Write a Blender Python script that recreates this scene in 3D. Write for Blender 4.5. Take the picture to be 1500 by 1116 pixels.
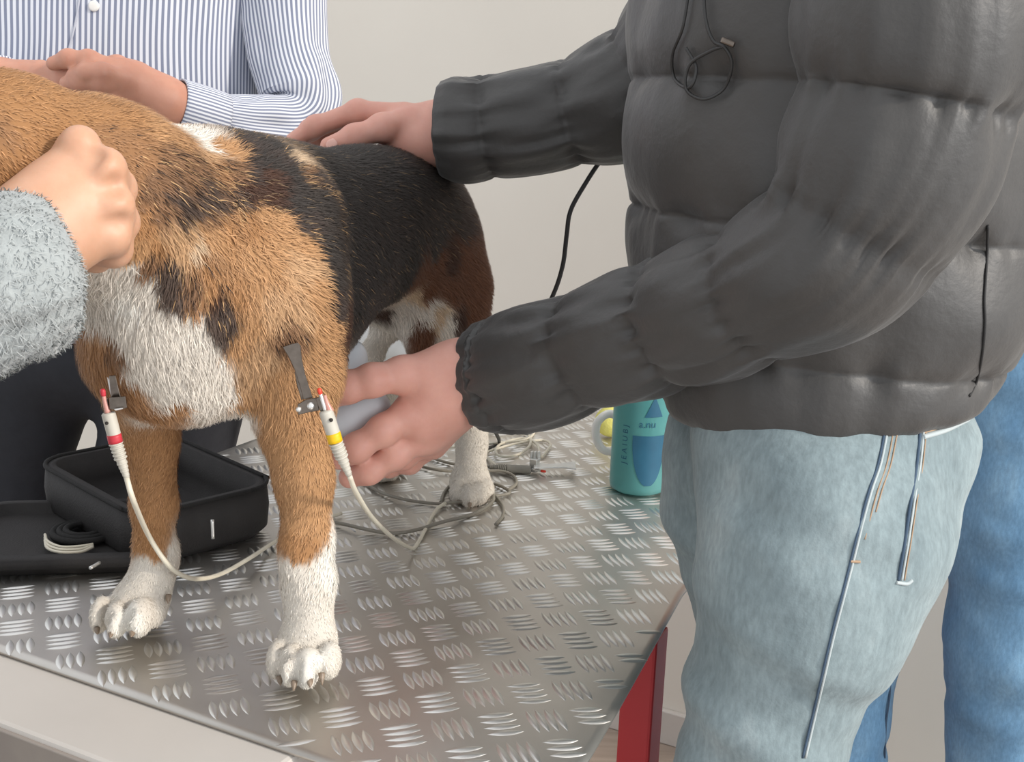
import bpy, bmesh, math, random
import numpy as np
from mathutils import Vector, Matrix
from mathutils.bvhtree import BVHTree
random.seed(7); RNG = np.random.default_rng(7)
for o in list(bpy.data.objects): bpy.data.objects.remove(o)
SC = bpy.context.scene; COL = SC.collection

# ------------------------------------------------------------------ camera
F = 1742.06; PITCH = math.radians(13.7198); ROLL = math.radians(2.0541); CELL = 0.037; CH = 12.0849*CELL
fwd = np.array([0, math.cos(PITCH), -math.sin(PITCH)]); _r = np.array([1., 0, 0]); _u = np.cross(_r, fwd)
RT = _r*math.cos(ROLL)+_u*math.sin(ROLL); UP = -_r*math.sin(ROLL)+_u*math.cos(ROLL); CO = np.array([0, 0, CH])
cam = bpy.data.objects.new('camera', bpy.data.cameras.new('camera')); COL.objects.link(cam)
cam.data.sensor_width = 36; cam.data.lens = F/1500*36; cam.data.clip_start = 0.02
cam.matrix_world = Matrix(((RT[0], UP[0], -fwd[0], CO[0]), (RT[1], UP[1], -fwd[1], CO[1]), (RT[2], UP[2], -fwd[2], CO[2]), (0, 0, 0, 1)))
SC.camera = cam
# ------------------------------------------------------------------ light
W = bpy.data.worlds.new('World'); SC.world = W; W.use_nodes = True
W.node_tree.nodes['Background'].inputs[0].default_value = (0.93, 0.96, 1.0, 1)
W.node_tree.nodes['Background'].inputs[1].default_value = 1.16
def lamp(name, kind, energy, color, loc=(0, 0, 0), to=None, direction=None, **kw):
    l = bpy.data.lights.new(name, kind); l.energy = energy; l.color = color
    for k, v in kw.items(): setattr(l, k, v)
    o = bpy.data.objects.new(name, l); COL.objects.link(o); o.location = loc
    d = Vector(direction) if direction else Vector(to)-Vector(loc)
    o.rotation_euler = d.to_track_quat('-Z', 'Y').to_euler(); return o
lamp('sun', 'SUN', 2.6, (1, 0.92, 0.82), (3, -2, 3), direction=(-0.80, 0.38, -0.47), angle=math.radians(5))
lamp('window_light', 'AREA', 36, (0.95, 0.97, 1.0), (2.3, -0.9, 1.0), to=(0.0, 1.1, 0.1), shape='RECTANGLE', size=1.4, size_y=1.5)
SC.view_settings.view_transform = 'Standard'; SC.view_settings.look = 'None'
SC.view_settings.exposure = 0.0; SC.view_settings.gamma = 1; SC.view_settings.use_curve_mapping = False

# ------------------------------------------------------------------ pixel helpers
def ray(x, y): return fwd+RT*(x-750)/F-UP*(y-558)/F
def PZ(x, y, z=0.):
    d = ray(x, y); return CO+d*(z-CH)/d[2]
def PY(x, y, Y):
    d = ray(x, y); return CO+d*Y/d[1]
def PJ(p):
    w = np.asarray(p)-CO; d = w@fwd; return np.stack([750+F*(w@RT)/d, 558-F*(w@UP)/d], -1)

# ------------------------------------------------------------------ materials
def lin(c):
    if isinstance(c, str): c = [int(c[i:i+2], 16)/255 for i in (0, 2, 4)]
    return tuple(x/12.92 if x <= .04045 else ((x+.055)/1.055)**2.4 for x in c)+(1,)
class NT:
    def __init__(s, name):
        s.m = bpy.data.materials.new(name); s.m.use_nodes = True; s.t = s.m.node_tree; s.b = s.t.nodes['Principled BSDF']
    def n(s, kind, **kw):
        n = s.t.nodes.new(kind)
        for k, v in kw.items():
            if k in n.inputs: n.inputs[k].default_value = v
            else: setattr(n, k, v)
        return n
    def l(s, a, b): s.t.links.new(a, b)
    def noise(s, scale, detail=4, rough=.55, vec=None, kind='ShaderNodeTexNoise'):
        n = s.n(kind); n.inputs['Scale'].default_value = scale; n.inputs['Detail'].default_value = detail; n.inputs['Roughness'].default_value = rough
        if vec is None:
            tc = s.n('ShaderNodeTexCoord'); vec = tc.outputs['Object']
        s.l(vec, n.inputs['Vector']); return n.outputs['Fac']
    def ramp(s, fac, stops):
        r = s.n('ShaderNodeValToRGB'); e = r.color_ramp.elements
        while len(e) < len(stops): e.new(.5)
        for el, (p, c) in zip(e, stops): el.position = p; el.color = lin(c) if isinstance(c, str) else c
        s.l(fac, r.inputs[0]); return r.outputs[0]
    def bump(s, h, strength=.3, dist=.002):
        b = s.n('ShaderNodeBump'); b.inputs['Strength'].default_value = strength; b.inputs['Distance'].default_value = dist
        s.l(h, b.inputs['Height']); s.l(b.outputs[0], s.b.inputs['Normal']); return b
    def stretch(s, sc, src='Object'):
        tc = s.n('ShaderNodeTexCoord'); m = s.n('ShaderNodeMapping'); m.inputs['Scale'].default_value = sc
        s.l(tc.outputs[src], m.inputs[0]); return m.outputs[0]
def mat(name, c1, c2=None, rough=.6, metal=0., scale=30, bump=0., bscale=None, bdist=.002, spec=.5, sss=0., sheen=0., trans=0., **kw):
    t = NT(name); b = t.b
    b.inputs['Roughness'].default_value = rough; b.inputs['Metallic'].default_value = metal; b.inputs['Specular IOR Level'].default_value = spec
    if c2 is None: c2 = c1
    t.l(t.ramp(t.noise(scale), [(.3, c1), (.7, c2)]), b.inputs['Base Color'])
    if bump: t.bump(t.noise(bscale or scale*4), bump, bdist)
    if sss:
        b.inputs['Subsurface Weight'].default_value = sss; b.inputs['Subsurface Radius'].default_value = (1, .35, .2); b.inputs['Subsurface Scale'].default_value = .006
    if sheen: b.inputs['Sheen Weight'].default_value = sheen; b.inputs['Sheen Roughness'].default_value = .5
    if trans: b.inputs['Transmission Weight'].default_value = trans
    return t.m
M = {}
M['wall'] = mat('wall_paint', 'e4ddd1', 'e0d9cd', .85, scale=3, bump=.05, bscale=220)
M['base'] = mat('baseboard_paint', 'c9c2ba', 'cfc8c0', .5, scale=8)
def floor_mat():
    t = NT('floor_laminate'); v = t.stretch((2, 30, 30))
    t.l(t.ramp(t.noise(2.2, 6, .6, v), [(.3, '8d7e72'), (.7, 'a39386')]), t.b.inputs['Base Color']); t.b.inputs['Roughness'].default_value = .45; return t.m
M['floor'] = floor_mat()
def alu():
    t = NT('aluminium_tread'); b = t.b; b.inputs['Metallic'].default_value = 1
    t.l(t.ramp(t.noise(9, 5), [(.3, 'bfbab3'), (.7, 'cac6c0')]), b.inputs['Base Color'])
    r = t.n('ShaderNodeMapRange'); t.l(t.noise(25, 6, .65), r.inputs[0]); r.inputs[3].default_value = .38; r.inputs[4].default_value = .52
    t.l(r.outputs[0], b.inputs['Roughness']); t.bump(t.noise(300, 3), .06, .001); return t.m
M['alu'] = alu()
def alubar():
    t = NT('aluminium_bar'); b = t.b; b.inputs['Metallic'].default_value = 1
    t.l(t.ramp(t.noise(40, 4), [(.3, 'd6d4cf'), (.7, 'e0deda')]), b.inputs['Base Color']); b.inputs['Roughness'].default_value = .40; return t.m
M['bar'] = alubar()
M['board'] = mat('white_board', 'bcb6af', 'c0bab3', .5, scale=14)
M['board_edge'] = mat('board_edging', '8a817a', '91887f', .5)
M['red'] = mat('red_paint', 'b02a30', 'b83036', .38, scale=12)
M['chrome'] = mat('bright_steel', 'e2e1de', 'd6d5d1', .28, .75, scale=60)
M['dsteel'] = mat('tarnished_steel', '6b625a', '7d736a', .34, 1., scale=160)
M['plastic_grey'] = mat('grey_plastic', 'b9b4a8', 'beb9ad', .5, scale=60)
M['plastic_dgrey'] = mat('dark_grey_plastic', '77736a', '7e7a70', .5, scale=60)
M['cable_cream'] = mat('cream_cable', 'cfc8b6', 'd4cdbb', .5, scale=60)
M['cable_grey'] = mat('grey_cable', '7d776c', '858074', .5, scale=60)
M['cable_black'] = mat('black_cable', '2c2b2a', '302f2e', .5, scale=60)
M['yellow'] = mat('yellow_band', 'e8b800', 'dcae08', .5, scale=300)
M['zinc'] = mat('zinc_steel', 'dcdbd7', 'd0cfcb', .35, .35, scale=60)
M['redband'] = mat('red_band', 'c23540', 'b52f3a', .5, scale=200)
M['redtip'] = mat('red_tip', 'd8402a', 'd8402a', .35)
M['pinkpin'] = mat('pink_pin', 'c99488', 'c48a7e', .3)
M['hole'] = mat('dark_hole', '2a241f', '2a241f', .8)
M['probe'] = mat('white_probe_plastic', 'd3d8dc', 'd6dbdf', .35, scale=20)
M['skin'] = mat('skin_pink', 'cf9584', 'd9a291', .5, scale=45, bump=.15, bscale=420, bdist=.0008, sss=.25)
M['skin2'] = mat('skin_tan', 'bd8670', 'c9937c', .5, scale=45, bump=.15, bscale=420, bdist=.0008, sss=.25)
M['skin3'] = mat('skin_peach', 'bf9174', 'ca9d82', .5, scale=40, bump=.1, bscale=420, bdist=.0008, sss=.25)
M['nail'] = mat('fingernail', 'd9a596', 'dfb0a2', .3, scale=60)
M['jacket'] = mat('black_nylon', '403e3c', '3a3836', .5, scale=18, bump=.22, bscale=85, bdist=.004, sheen=.12)
M['jacket_seam'] = mat('black_thread', '1c1b1b', '222121', .7)
def denim(name, a, b_, c):
    t = NT(name); b = t.b; b.inputs['Roughness'].default_value = .85; b.inputs['Specular IOR Level'].default_value = .2
    big = t.noise(9, 6, .6, t.stretch((1.4, 1.4, .7)))
    col = t.ramp(big, [(.28, a), (.55, b_), (.78, c)])
    fine = t.noise(260, 3, .6, t.stretch((1, 1, .35)))
    mx = t.n('ShaderNodeMix', data_type='RGBA', blend_type='OVERLAY'); mx.inputs['Factor'].default_value = .35
    t.l(col, mx.inputs['A']); t.l(t.ramp(fine, [(.3, (.3, .3, .3, 1)), (.7, (.7, .7, .7, 1))]), mx.inputs['B'])
    t.l(mx.outputs['Result'], b.inputs['Base Color']); t.bump(t.noise(500, 2), .25, .001)
    b.inputs['Sheen Weight'].default_value = .1; return t.m
M['denim'] = denim('light_denim', '6a787c', '879598', 'a4aeaf')
M['denim_blue'] = denim('blue_denim', '5c84a6', '7298b6', '8db0c8')
M['thread'] = mat('tan_thread', 'a3876c', 'ab9076', .8)
M['seam_light'] = mat('pale_seam_edge', 'a9b3b5', 'b5bcbc', .8)
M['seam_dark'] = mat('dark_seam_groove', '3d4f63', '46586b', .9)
M['navy'] = mat('dark_navy_wool', '24262c', '2a2c32', .85, scale=60, bump=.2)
M['bag'] = mat('black_nylon_canvas', '221f1e', '282524', .75, scale=50, bump=.3, bscale=500)
M['bag_in'] = mat('black_mesh_lining', '191817', '1f1d1c', .9, scale=200, bump=.4)
M['fleece'] = mat('pale_grey_fleece', '8f9494', 'a8adac', .95, scale=28, bump=.8, bscale=70, bdist=.006, sheen=.4)
M['tan_knit'] = mat('tan_knit', 'c48a63', 'bb8059', .9, scale=80, bump=.4)
M['paper'] = mat('white_paper', 'e6e6e3', 'eeeeeb', .8, scale=20)
M['mug'] = mat('white_ceramic', 'eceae5', 'e6e4df', .2, scale=10)
M['lemon'] = mat('yellow_sponge', 'd8d27a', 'cfc968', .9, scale=90, bump=.4)
M['leather'] = mat('black_leather', '1c1a19', '242120', .45, scale=90, bump=.3)
M['hair'] = mat('brown_hair', '3a2b20', '2c2018', .6, scale=120, bump=.6)
M['claw'] = mat('horn_claw', '8d7c6a', '6b5b4c', .4, scale=200)
M['nose'] = mat('black_nose', '201c1b', '2a2523', .35, scale=200, bump=.4)
def bottle_mat():
    t = NT('teal_translucent_plastic'); b = t.b
    t.l(t.ramp(t.noise(12), [(.3, '5a9c9c'), (.7, '68a8a6')]), b.inputs['Base Color']); b.inputs['Roughness'].default_value = .3
    b.inputs['Transmission Weight'].default_value = .35; b.inputs['IOR'].default_value = 1.3; return t.m
M['bottle'] = bottle_mat()
M['print'] = mat('teal_print', '1d5570', '225d78', .5, scale=40)
def shirt_mat():
    t = NT('striped_cotton'); b = t.b; b.inputs['Roughness'].default_value = .8
    at = t.n('ShaderNodeAttribute', attribute_name='stripe'); ma = t.n('ShaderNodeMath', operation='MULTIPLY'); ma.inputs[1].default_value = 2*math.pi/.0052
    t.l(at.outputs['Fac'], ma.inputs[0]); si = t.n('ShaderNodeMath', operation='SINE'); t.l(ma.outputs[0], si.inputs[0])
    mr = t.n('ShaderNodeMapRange'); t.l(si.outputs[0], mr.inputs[0]); mr.inputs[1].default_value = -1
    t.l(t.ramp(mr.outputs[0], [(.40, 'd9dce4'), (.62, '7d8499')]), b.inputs['Base Color']); t.bump(t.noise(600, 2), .15, .0006)
    b.inputs['Sheen Weight'].default_value = .1; return t.m
M['shirt'] = shirt_mat()
def attr_mat(name, rough, spec=.3, bump=0):
    t = NT(name); at = t.n('ShaderNodeAttribute', attribute_name='coat'); t.l(at.outputs['Color'], t.b.inputs['Base Color'])
    t.b.inputs['Roughness'].default_value = rough; t.b.inputs['Specular IOR Level'].default_value = spec
    if bump: t.bump(t.noise(260, 5, .7), bump, .003)
    return t.m
M['coat'] = attr_mat('dog_coat', .85, .15, .3); M['fur'] = attr_mat('dog_fur', .6, .25)
M['fleece_fur'] = mat('fleece_fibres', '9a9f9f', 'b0b4b3', .9, scale=40)

# ------------------------------------------------------------------ mesh helpers
def tag(o, label=None, cat=None, group=None, kind=None):
    for k, v in (('label', label), ('category', cat), ('group', group), ('kind', kind)):
        if v: o[k] = v
    return o
def fast_mesh(name, V, Fc):
    V = np.asarray(V, np.float32); me = bpy.data.meshes.new(name)
    if isinstance(Fc, np.ndarray):
        n, k = Fc.shape; me.vertices.add(len(V)); me.vertices.foreach_set('co', V.ravel())
        me.loops.add(n*k); me.loops.foreach_set('vertex_index', Fc.astype(np.int32).ravel())
        me.polygons.add(n); me.polygons.foreach_set('loop_start', np.arange(0, n*k, k, dtype=np.int32)); me.polygons.foreach_set('loop_total', np.full(n, k, np.int32))
        me.update(calc_edges=True); me.validate()
    else:
        me.from_pydata(V.tolist(), [], [list(map(int, f)) for f in Fc])
    me.polygons.foreach_set('use_smooth', np.ones(len(me.polygons), bool)); return me
def obj(name, me, material, parent=None, smooth=True):
    o = bpy.data.objects.new(name, me); COL.objects.link(o)
    if material and not me.materials: me.materials.append(M[material] if isinstance(material, str) else material)
    if parent: o.parent = parent
    if not smooth: me.polygons.foreach_set('use_smooth', np.zeros(len(me.polygons), bool))
    return o
def mesh(name, V, Fc, material, parent=None, smooth=True): return obj(name, fast_mesh(name, V, Fc), material, parent, smooth)
def empty(name, loc=(0, 0, 0)):
    o = bpy.data.objects.new(name, None); COL.objects.link(o); o.location = loc; o.empty_display_size = .02; return o
def ch(o):       # keep a child in world space under a moved Empty
    p = o.parent
    o.matrix_parent_inverse = Matrix.Translation(-Vector(p.location)); return o
def join(parts):
    V, Fl, n = [], [], 0
    for v, f in parts: V.append(np.asarray(v, float)); Fl += [[i+n for i in q] for q in (f.tolist() if isinstance(f, np.ndarray) else f)]; n += len(v)
    return np.concatenate(V), Fl
def bev(o, w=.003, s=2):
    m = o.modifiers.new('bevel', 'BEVEL'); m.width = w; m.segments = s; m.limit_method = 'ANGLE'; return o
def boxv(c, ax, h):   # oriented box: centre, 3 axes, 3 half sizes
    c = np.asarray(c, float); ax = [np.asarray(a, float)/np.linalg.norm(a) for a in ax]
    V = [c+sx*h[0]*ax[0]+sy*h[1]*ax[1]+sz*h[2]*ax[2] for sx in (-1, 1) for sy in (-1, 1) for sz in (-1, 1)]
    return np.array(V), [[0, 1, 3, 2], [4, 6, 7, 5], [0, 4, 5, 1], [2, 3, 7, 6], [0, 2, 6, 4], [1, 5, 7, 3]]
def box(name, c, ax, h, material, parent=None, b=.003):
    o = mesh(name, *boxv(c, ax, h), material, parent, False)
    if b: bev(o, b)
    return o
def plate(pts, thick, n):   # extrude a polygon of 3-D points along n
    pts = np.asarray(pts, float); n = np.asarray(n, float)/np.linalg.norm(n); k = len(pts)
    return np.concatenate([pts, pts+n*thick]), [list(range(k))[::-1], list(range(k, 2*k))]+[[i, (i+1) % k, k+(i+1) % k, k+i] for i in range(k)]
def spline(P, n):
    P = np.asarray(P, float); m = len(P)
    if m < 3: return np.array([P[0]+(P[-1]-P[0])*t for t in np.linspace(0, 1, n)])
    Q = np.concatenate([[2*P[0]-P[1]], P, [2*P[-1]-P[-2]]]); d = np.linalg.norm(np.diff(P[:, :3], axis=0), axis=1); c = np.concatenate([[0], np.cumsum(d)])/d.sum()
    out = []
    for t in np.linspace(0, 1, n):
        i = min(np.searchsorted(c, t, side='right')-1, m-2); s = (t-c[i])/max(c[i+1]-c[i], 1e-9)
        a, b, e, g = Q[i:i+4]; out.append(.5*((2*b)+(-a+e)*s+(2*a-5*b+4*e-g)*s*s+(-a+3*b-3*e+g)*s**3))
    return np.array(out)
def hashn(ix, iy, iz):
    h = (ix.astype(np.int64)*374761393+iy.astype(np.int64)*668265263+iz.astype(np.int64)*2147483647+1013) & 0xffffffff
    h = ((h ^ (h >> 13))*1274126177) & 0xffffffff; return ((h ^ (h >> 16)) & 0xffff)/65535.
def vnoise(x, y, z=None):
    x, y = np.broadcast_arrays(np.asarray(x, float), np.asarray(y, float)); z = np.zeros_like(x) if z is None else np.asarray(z, float)+0*x
    i, j, k = np.floor(x), np.floor(y), np.floor(z); f, g, h = x-i, y-j, z-k
    f, g, h = f*f*(3-2*f), g*g*(3-2*g), h*h*(3-2*h); r = 0
    for a in (0, 1):
        for b in (0, 1):
            for c in (0, 1): r = r+hashn(i+a, j+b, k+c)*(f if a else 1-f)*(g if b else 1-g)*(h if c else 1-h)
    return r*2-1
def tubev(pts, rad, n=40, seg=16, disp=None, up=(0, 0, 1), flat=1., caps=True, weld=True):
    """loft along a spline; rad per control point; flat scales the second axis; disp(s, th) adds to the radius"""
    P4 = np.concatenate([np.asarray(pts, float), np.asarray(rad, float).reshape(-1, 1)*np.ones((len(pts), 1))], 1)
    S = spline(P4, n); C, R = S[:, :3], np.maximum(S[:, 3], 1e-4)
    T = np.gradient(C, axis=0); T /= np.linalg.norm(T, axis=1)[:, None]
    u = np.asarray(up, float); A = []
    for t in T:
        u = u-t*(u@t); u /= np.linalg.norm(u)+1e-9; A.append(u.copy())
    A = np.array(A); B = np.cross(T, A); L = np.concatenate([[0], np.cumsum(np.linalg.norm(np.diff(C, axis=0), axis=1))])
    cols = seg if weld else seg+1; th = np.arange(cols)/seg*2*math.pi
    s_, t_ = np.meshgrid(L, th, indexing='ij'); rr = R[:, None]+(disp(s_, t_) if disp else 0)
    V = C[:, None]+(rr*np.cos(t_))[..., None]*A[:, None]+(rr*np.sin(t_)*flat)[..., None]*B[:, None]
    V = V.reshape(-1, 3); Fl = []
    for i in range(n-1):
        for j in range(seg):
            k = (j+1) % cols; Fl.append([i*cols+j, i*cols+k, (i+1)*cols+k, (i+1)*cols+j])
    if caps:
        V = np.concatenate([V, [C[0], C[-1]]]); a, b = len(V)-2, len(V)-1
        for j in range(seg):
            k = (j+1) % cols; Fl.append([a, k, j]); Fl.append([b, (n-1)*cols+j, (n-1)*cols+k])
    return V, Fl, (t_.ravel(), s_.ravel(), R)
def tube(name, pts, rad, material, parent=None, n=40, seg=12, **kw):
    V, Fl, _ = tubev(pts, rad, n, seg, **kw); return mesh(name, V, Fl, material, parent)
def cable(name, pts, r, material, parent=None, n=60): return tube(name, pts, [r]*len(pts), material, parent, n, 8)
def lathe(prof, seg=32):
    V = [(r*math.cos(2*math.pi*j/seg), r*math.sin(2*math.pi*j/seg), z) for r, z in prof for j in range(seg)]; n = len(prof)
    return np.array(V), [[i*seg+j, i*seg+(j+1) % seg, (i+1)*seg+(j+1) % seg, (i+1)*seg+j] for i in range(n-1) for j in range(seg)]
def attr(me, name, vals): a = me.attributes.new(name, 'FLOAT', 'POINT'); a.data.foreach_set('value', np.asarray(vals, np.float32))

# ------------------------------------------------------------------ implicit surfaces (smooth unions, surface nets)
class Blob:
    def __init__(s): s.p = []
    def rc(s, a, ra, b, rb, k=.012, flat=None, sub=False):
        a, b = np.asarray(a, float), np.asarray(b, float); m = max(ra, rb); s.p.append(('c', np.minimum(a, b)-m, np.maximum(a, b)+m, (a, ra, b, rb, flat), k, sub)); return s
    def chain(s, pts, k=.012, flat=None):
        for (a, ra), (b, rb) in zip(pts, pts[1:]): s.rc(a, ra, b, rb, k, flat)
        return s
    def el(s, c, r, ax=None, k=.012, sub=False):
        c = np.asarray(c, float); r = np.asarray(r, float); ax = np.eye(3) if ax is None else np.asarray(ax, float)
        m = np.sqrt(((ax*r[:, None])**2).sum(0)); s.p.append(('e', c-m, c+m, (c, r, ax), k, sub)); return s
    def mesh(s, h, smooth=1):
        lo = np.min([q[1] for q in s.p if not q[5]], 0)-3*h-.008; hi = np.max([q[2] for q in s.p if not q[5]], 0)+3*h+.008
        N = np.ceil((hi-lo)/h).astype(int)+1; D = np.full(N, .05, np.float32)
        for kind, a, b, pr, k, sub in s.p:
            m = k+.004+2*h; i0 = np.clip(((a-m-lo)/h).astype(int), 0, N); i1 = np.clip(((b+m-lo)/h).astype(int)+2, 0, N)
            if (i1 <= i0).any(): continue
            sl = tuple(slice(x, y) for x, y in zip(i0, i1))
            X, Y, Z = np.meshgrid(*[(lo[d]+h*np.arange(i0[d], i1[d])).astype(np.float32) for d in range(3)], indexing='ij')
            if kind == 'c':
                A, ra, B, rb, flat = pr; q = [X-A[0], Y-A[1], Z-A[2]]; ba = B-A; L2 = max(ba@ba, 1e-12)
                t = np.clip((q[0]*ba[0]+q[1]*ba[1]+q[2]*ba[2])/L2, 0, 1); q = [q[d]-t*ba[d] for d in range(3)]
                if flat:
                    nv, sc = np.asarray(flat[0], float), flat[1]; nv = nv/np.linalg.norm(nv); dn = q[0]*nv[0]+q[1]*nv[1]+q[2]*nv[2]; q = [q[d]+nv[d]*dn*(1/sc-1) for d in range(3)]
                    d_ = (np.sqrt(q[0]**2+q[1]**2+q[2]**2)-(ra+(rb-ra)*t))*(.5+.5*sc)
                else: d_ = np.sqrt(q[0]**2+q[1]**2+q[2]**2)-(ra+(rb-ra)*t)
            else:
                c, r, ax = pr; q = [(X-c[0])*ax[d][0]+(Y-c[1])*ax[d][1]+(Z-c[2])*ax[d][2] for d in range(3)]
                k0 = np.sqrt(sum((q[d]/r[d])**2 for d in range(3))); k1 = np.sqrt(sum((q[d]/r[d]**2)**2 for d in range(3)))+1e-6; d_ = k0*(k0-1)/k1
            cur = D[sl]
            if sub:
                hh = np.maximum(k-np.abs(cur+d_), 0)/k; D[sl] = np.maximum(cur, -d_)+hh*hh*k*.25
            else:
                hh = np.maximum(k-np.abs(cur-d_), 0)/k; D[sl] = np.minimum(cur, d_)-hh*hh*k*.25
        return nets(D, lo, h, smooth)
def nets(D, lo, h, smooth=1):
    ins = D < 0; c = [ins[i:ins.shape[0]-1+i, j:ins.shape[1]-1+j, k:ins.shape[2]-1+k] for i in (0, 1) for j in (0, 1) for k in (0, 1)]
    cnt = sum(x.astype(np.int8) for x in c); I = np.argwhere((cnt > 0) & (cnt < 8)); idx = np.full(np.array(D.shape)-1, -1, np.int64); idx[tuple(I.T)] = np.arange(len(I))
    acc = np.zeros((len(I), 3)); n = np.zeros(len(I)); corner = lambda o: D[I[:, 0]+o[0], I[:, 1]+o[1], I[:, 2]+o[2]]
    for d in range(3):
        for a in (0, 1):
            for b in (0, 1):
                o = [0, 0, 0]; e = [x for x in range(3) if x != d]; o[e[0]] = a; o[e[1]] = b; p = list(o); p[d] = 1
                v0, v1 = corner(o), corner(p); m = (v0 < 0) != (v1 < 0); t = np.where(m, v0/np.where(m, v0-v1, 1), 0)
                w = np.array(o)[None]*np.ones((len(I), 1)); w[:, d] = t; acc += w*m[:, None]; n += m
    V = lo+h*(I+acc/n[:, None]); Q = []
    for d in range(3):
        e = [(d+1) % 3, (d+2) % 3]; sl0 = [slice(None)]*3; sl1 = [slice(None)]*3; sl0[d] = slice(0, -1); sl1[d] = slice(1, None)
        a, b = ins[tuple(sl0)], ins[tuple(sl1)]; E = np.argwhere(a != b); E = E[(E[:, e[0]] > 0) & (E[:, e[1]] > 0) & (E[:, e[0]] < idx.shape[e[0]]) & (E[:, e[1]] < idx.shape[e[1]])]
        def at(x, y): q = E.copy(); q[:, e[0]] += x; q[:, e[1]] += y; return idx[tuple(q.T)]
        q = np.stack([at(-1, -1), at(0, -1), at(0, 0), at(-1, 0)], 1); fl = ~a[tuple(E.T)]; q[fl] = q[fl][:, ::-1]; Q.append(q)
    Q = np.concatenate(Q); Q = Q[(Q >= 0).all(1)]
    for _ in range(smooth):
        S = np.zeros_like(V); k = np.zeros(len(V))
        for a in range(4):
            b = (a+1) % 4; np.add.at(S, Q[:, a], V[Q[:, b]]); np.add.at(S, Q[:, b], V[Q[:, a]]); np.add.at(k, Q[:, a], 1); np.add.at(k, Q[:, b], 1)
        V = V*.45+.55*S/np.maximum(k, 1)[:, None]
    return V, Q
def vnormals(V, Q):
    N = np.zeros_like(V); n = np.cross(V[Q[:, 2]]-V[Q[:, 0]], V[Q[:, 3]]-V[Q[:, 1]])
    for a in range(4): np.add.at(N, Q[:, a], n)
    return N/(np.linalg.norm(N, axis=1)[:, None]+1e-12)
def bvh(o): return BVHTree.FromPolygons([v.co[:] for v in o.data.vertices], [p.vertices[:] for p in o.data.polygons])
def cast(tree, x, y, default=None):
    d = Vector(ray(x, y)).normalized(); h = tree.ray_cast(Vector(CO), d)
    return (np.array(h[0]), np.array(h[1])) if h[0] is not None else (default, None)
def on_surface(tree, pix, off=.001):
    out = []
    for x, y in pix:
        p, n = cast(tree, x, y)
        if p is not None: out.append(p-np.array(Vector(ray(x, y)).normalized())*off)
    return out

# ================================================================== ROOM
e1 = np.array([.89, -.455, 0]); e1 /= np.linalg.norm(e1); e2 = np.array([-e1[1], e1[0], 0]); ez = np.array([0, 0, 1.])
FLOOR = -.88; WP = np.array([.353, 2.271, 0])
def struct(o): o['kind'] = 'structure'; return o
struct(box('wall_back', WP+e2*.05+ez*.4-e1*.3, (e1, e2, ez), (2.6, .05, 1.30), 'wall', b=0))
struct(box('floor', WP-e2*1.6-e1*.3+ez*(FLOOR-.03), (e1, e2, ez), (2.6, 1.75, .03), 'floor', b=0))
bb = struct(box('baseboard_back', WP-e2*.0075-e1*.3+ez*(FLOOR+.038), (e1, e2, ez), (2.6, .0075, .038), 'base', b=.003))
ch(box('shadow_groove', WP-e2*.016-e1*.3+ez*(FLOOR+.060), (e1, e2, ez), (2.6, .0025, .003), 'base', bb, b=0)) if False else None

# ================================================================== EXAM TABLE
K = np.array([.019, .651, 0]); TW, TL = .68, 1.15
def TP(a, b, z=0.): return K-e1*a+e2*b+ez*z
def droop(a, b):
    t = np.clip((.15-(np.asarray(a)-inset(b)))/.15, 0, None); return -DR*t*t
DR = .016
EDGE = [PZ(x, y, -DR)-K for x, y in ((860, 1116), (905, 1040), (950, 960), (975, 915), (1000, 870))]
eb = [p@e2 for p in EDGE]; ea = [-(p@e1) for p in EDGE]
def inset(b): return np.where(np.asarray(b) > eb[-1], ea[-1]+(np.asarray(b)-eb[-1])*.04, np.interp(b, eb, ea))
table = empty('exam_table', TP(.34, .57, FLOOR)); tag(table, 'examination table with aluminium tread plate top and red metal legs', 'table')
na, nb = 90, 120
aa, bb_ = np.meshgrid(np.linspace(0, TW, na), np.linspace(0, TL, nb), indexing='ij')
aa = inset(bb_)+aa*(1-inset(bb_)/TW); zz = droop(aa, bb_); top = K[None, None]-aa[..., None]*e1+bb_[..., None]*e2+zz[..., None]*ez
lift = .004*np.clip(1-np.hypot(aa, bb_)/.3, 0, 1)**2; top[..., 2] += 0*lift
Vt = np.concatenate([top.reshape(-1, 3), (top-ez*.0025).reshape(-1, 3)]); Ft = []
ix = lambda i, j, l=0: l*na*nb+i*nb+j
for i in range(na-1):
    for j in range(nb-1): Ft += [[ix(i, j), ix(i, j+1), ix(i+1, j+1), ix(i+1, j)], [ix(i, j, 1), ix(i+1, j, 1), ix(i+1, j+1, 1), ix(i, j+1, 1)]]
for i in range(na-1): Ft += [[ix(i, 0), ix(i+1, 0), ix(i+1, 0, 1), ix(i, 0, 1)], [ix(i, nb-1), ix(i, nb-1, 1), ix(i+1, nb-1, 1), ix(i+1, nb-1)]]
for j in range(nb-1): Ft += [[ix(0, j), ix(0, j, 1), ix(0, j+1, 1), ix(0, j+1)], [ix(na-1, j), ix(na-1, j+1), ix(na-1, j+1, 1), ix(na-1, j, 1)]]
tread = ch(mesh('tread_plate', Vt, Ft, 'alu', table)); tag(tread, 'grey aluminium tread plate with raised bars')
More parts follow.
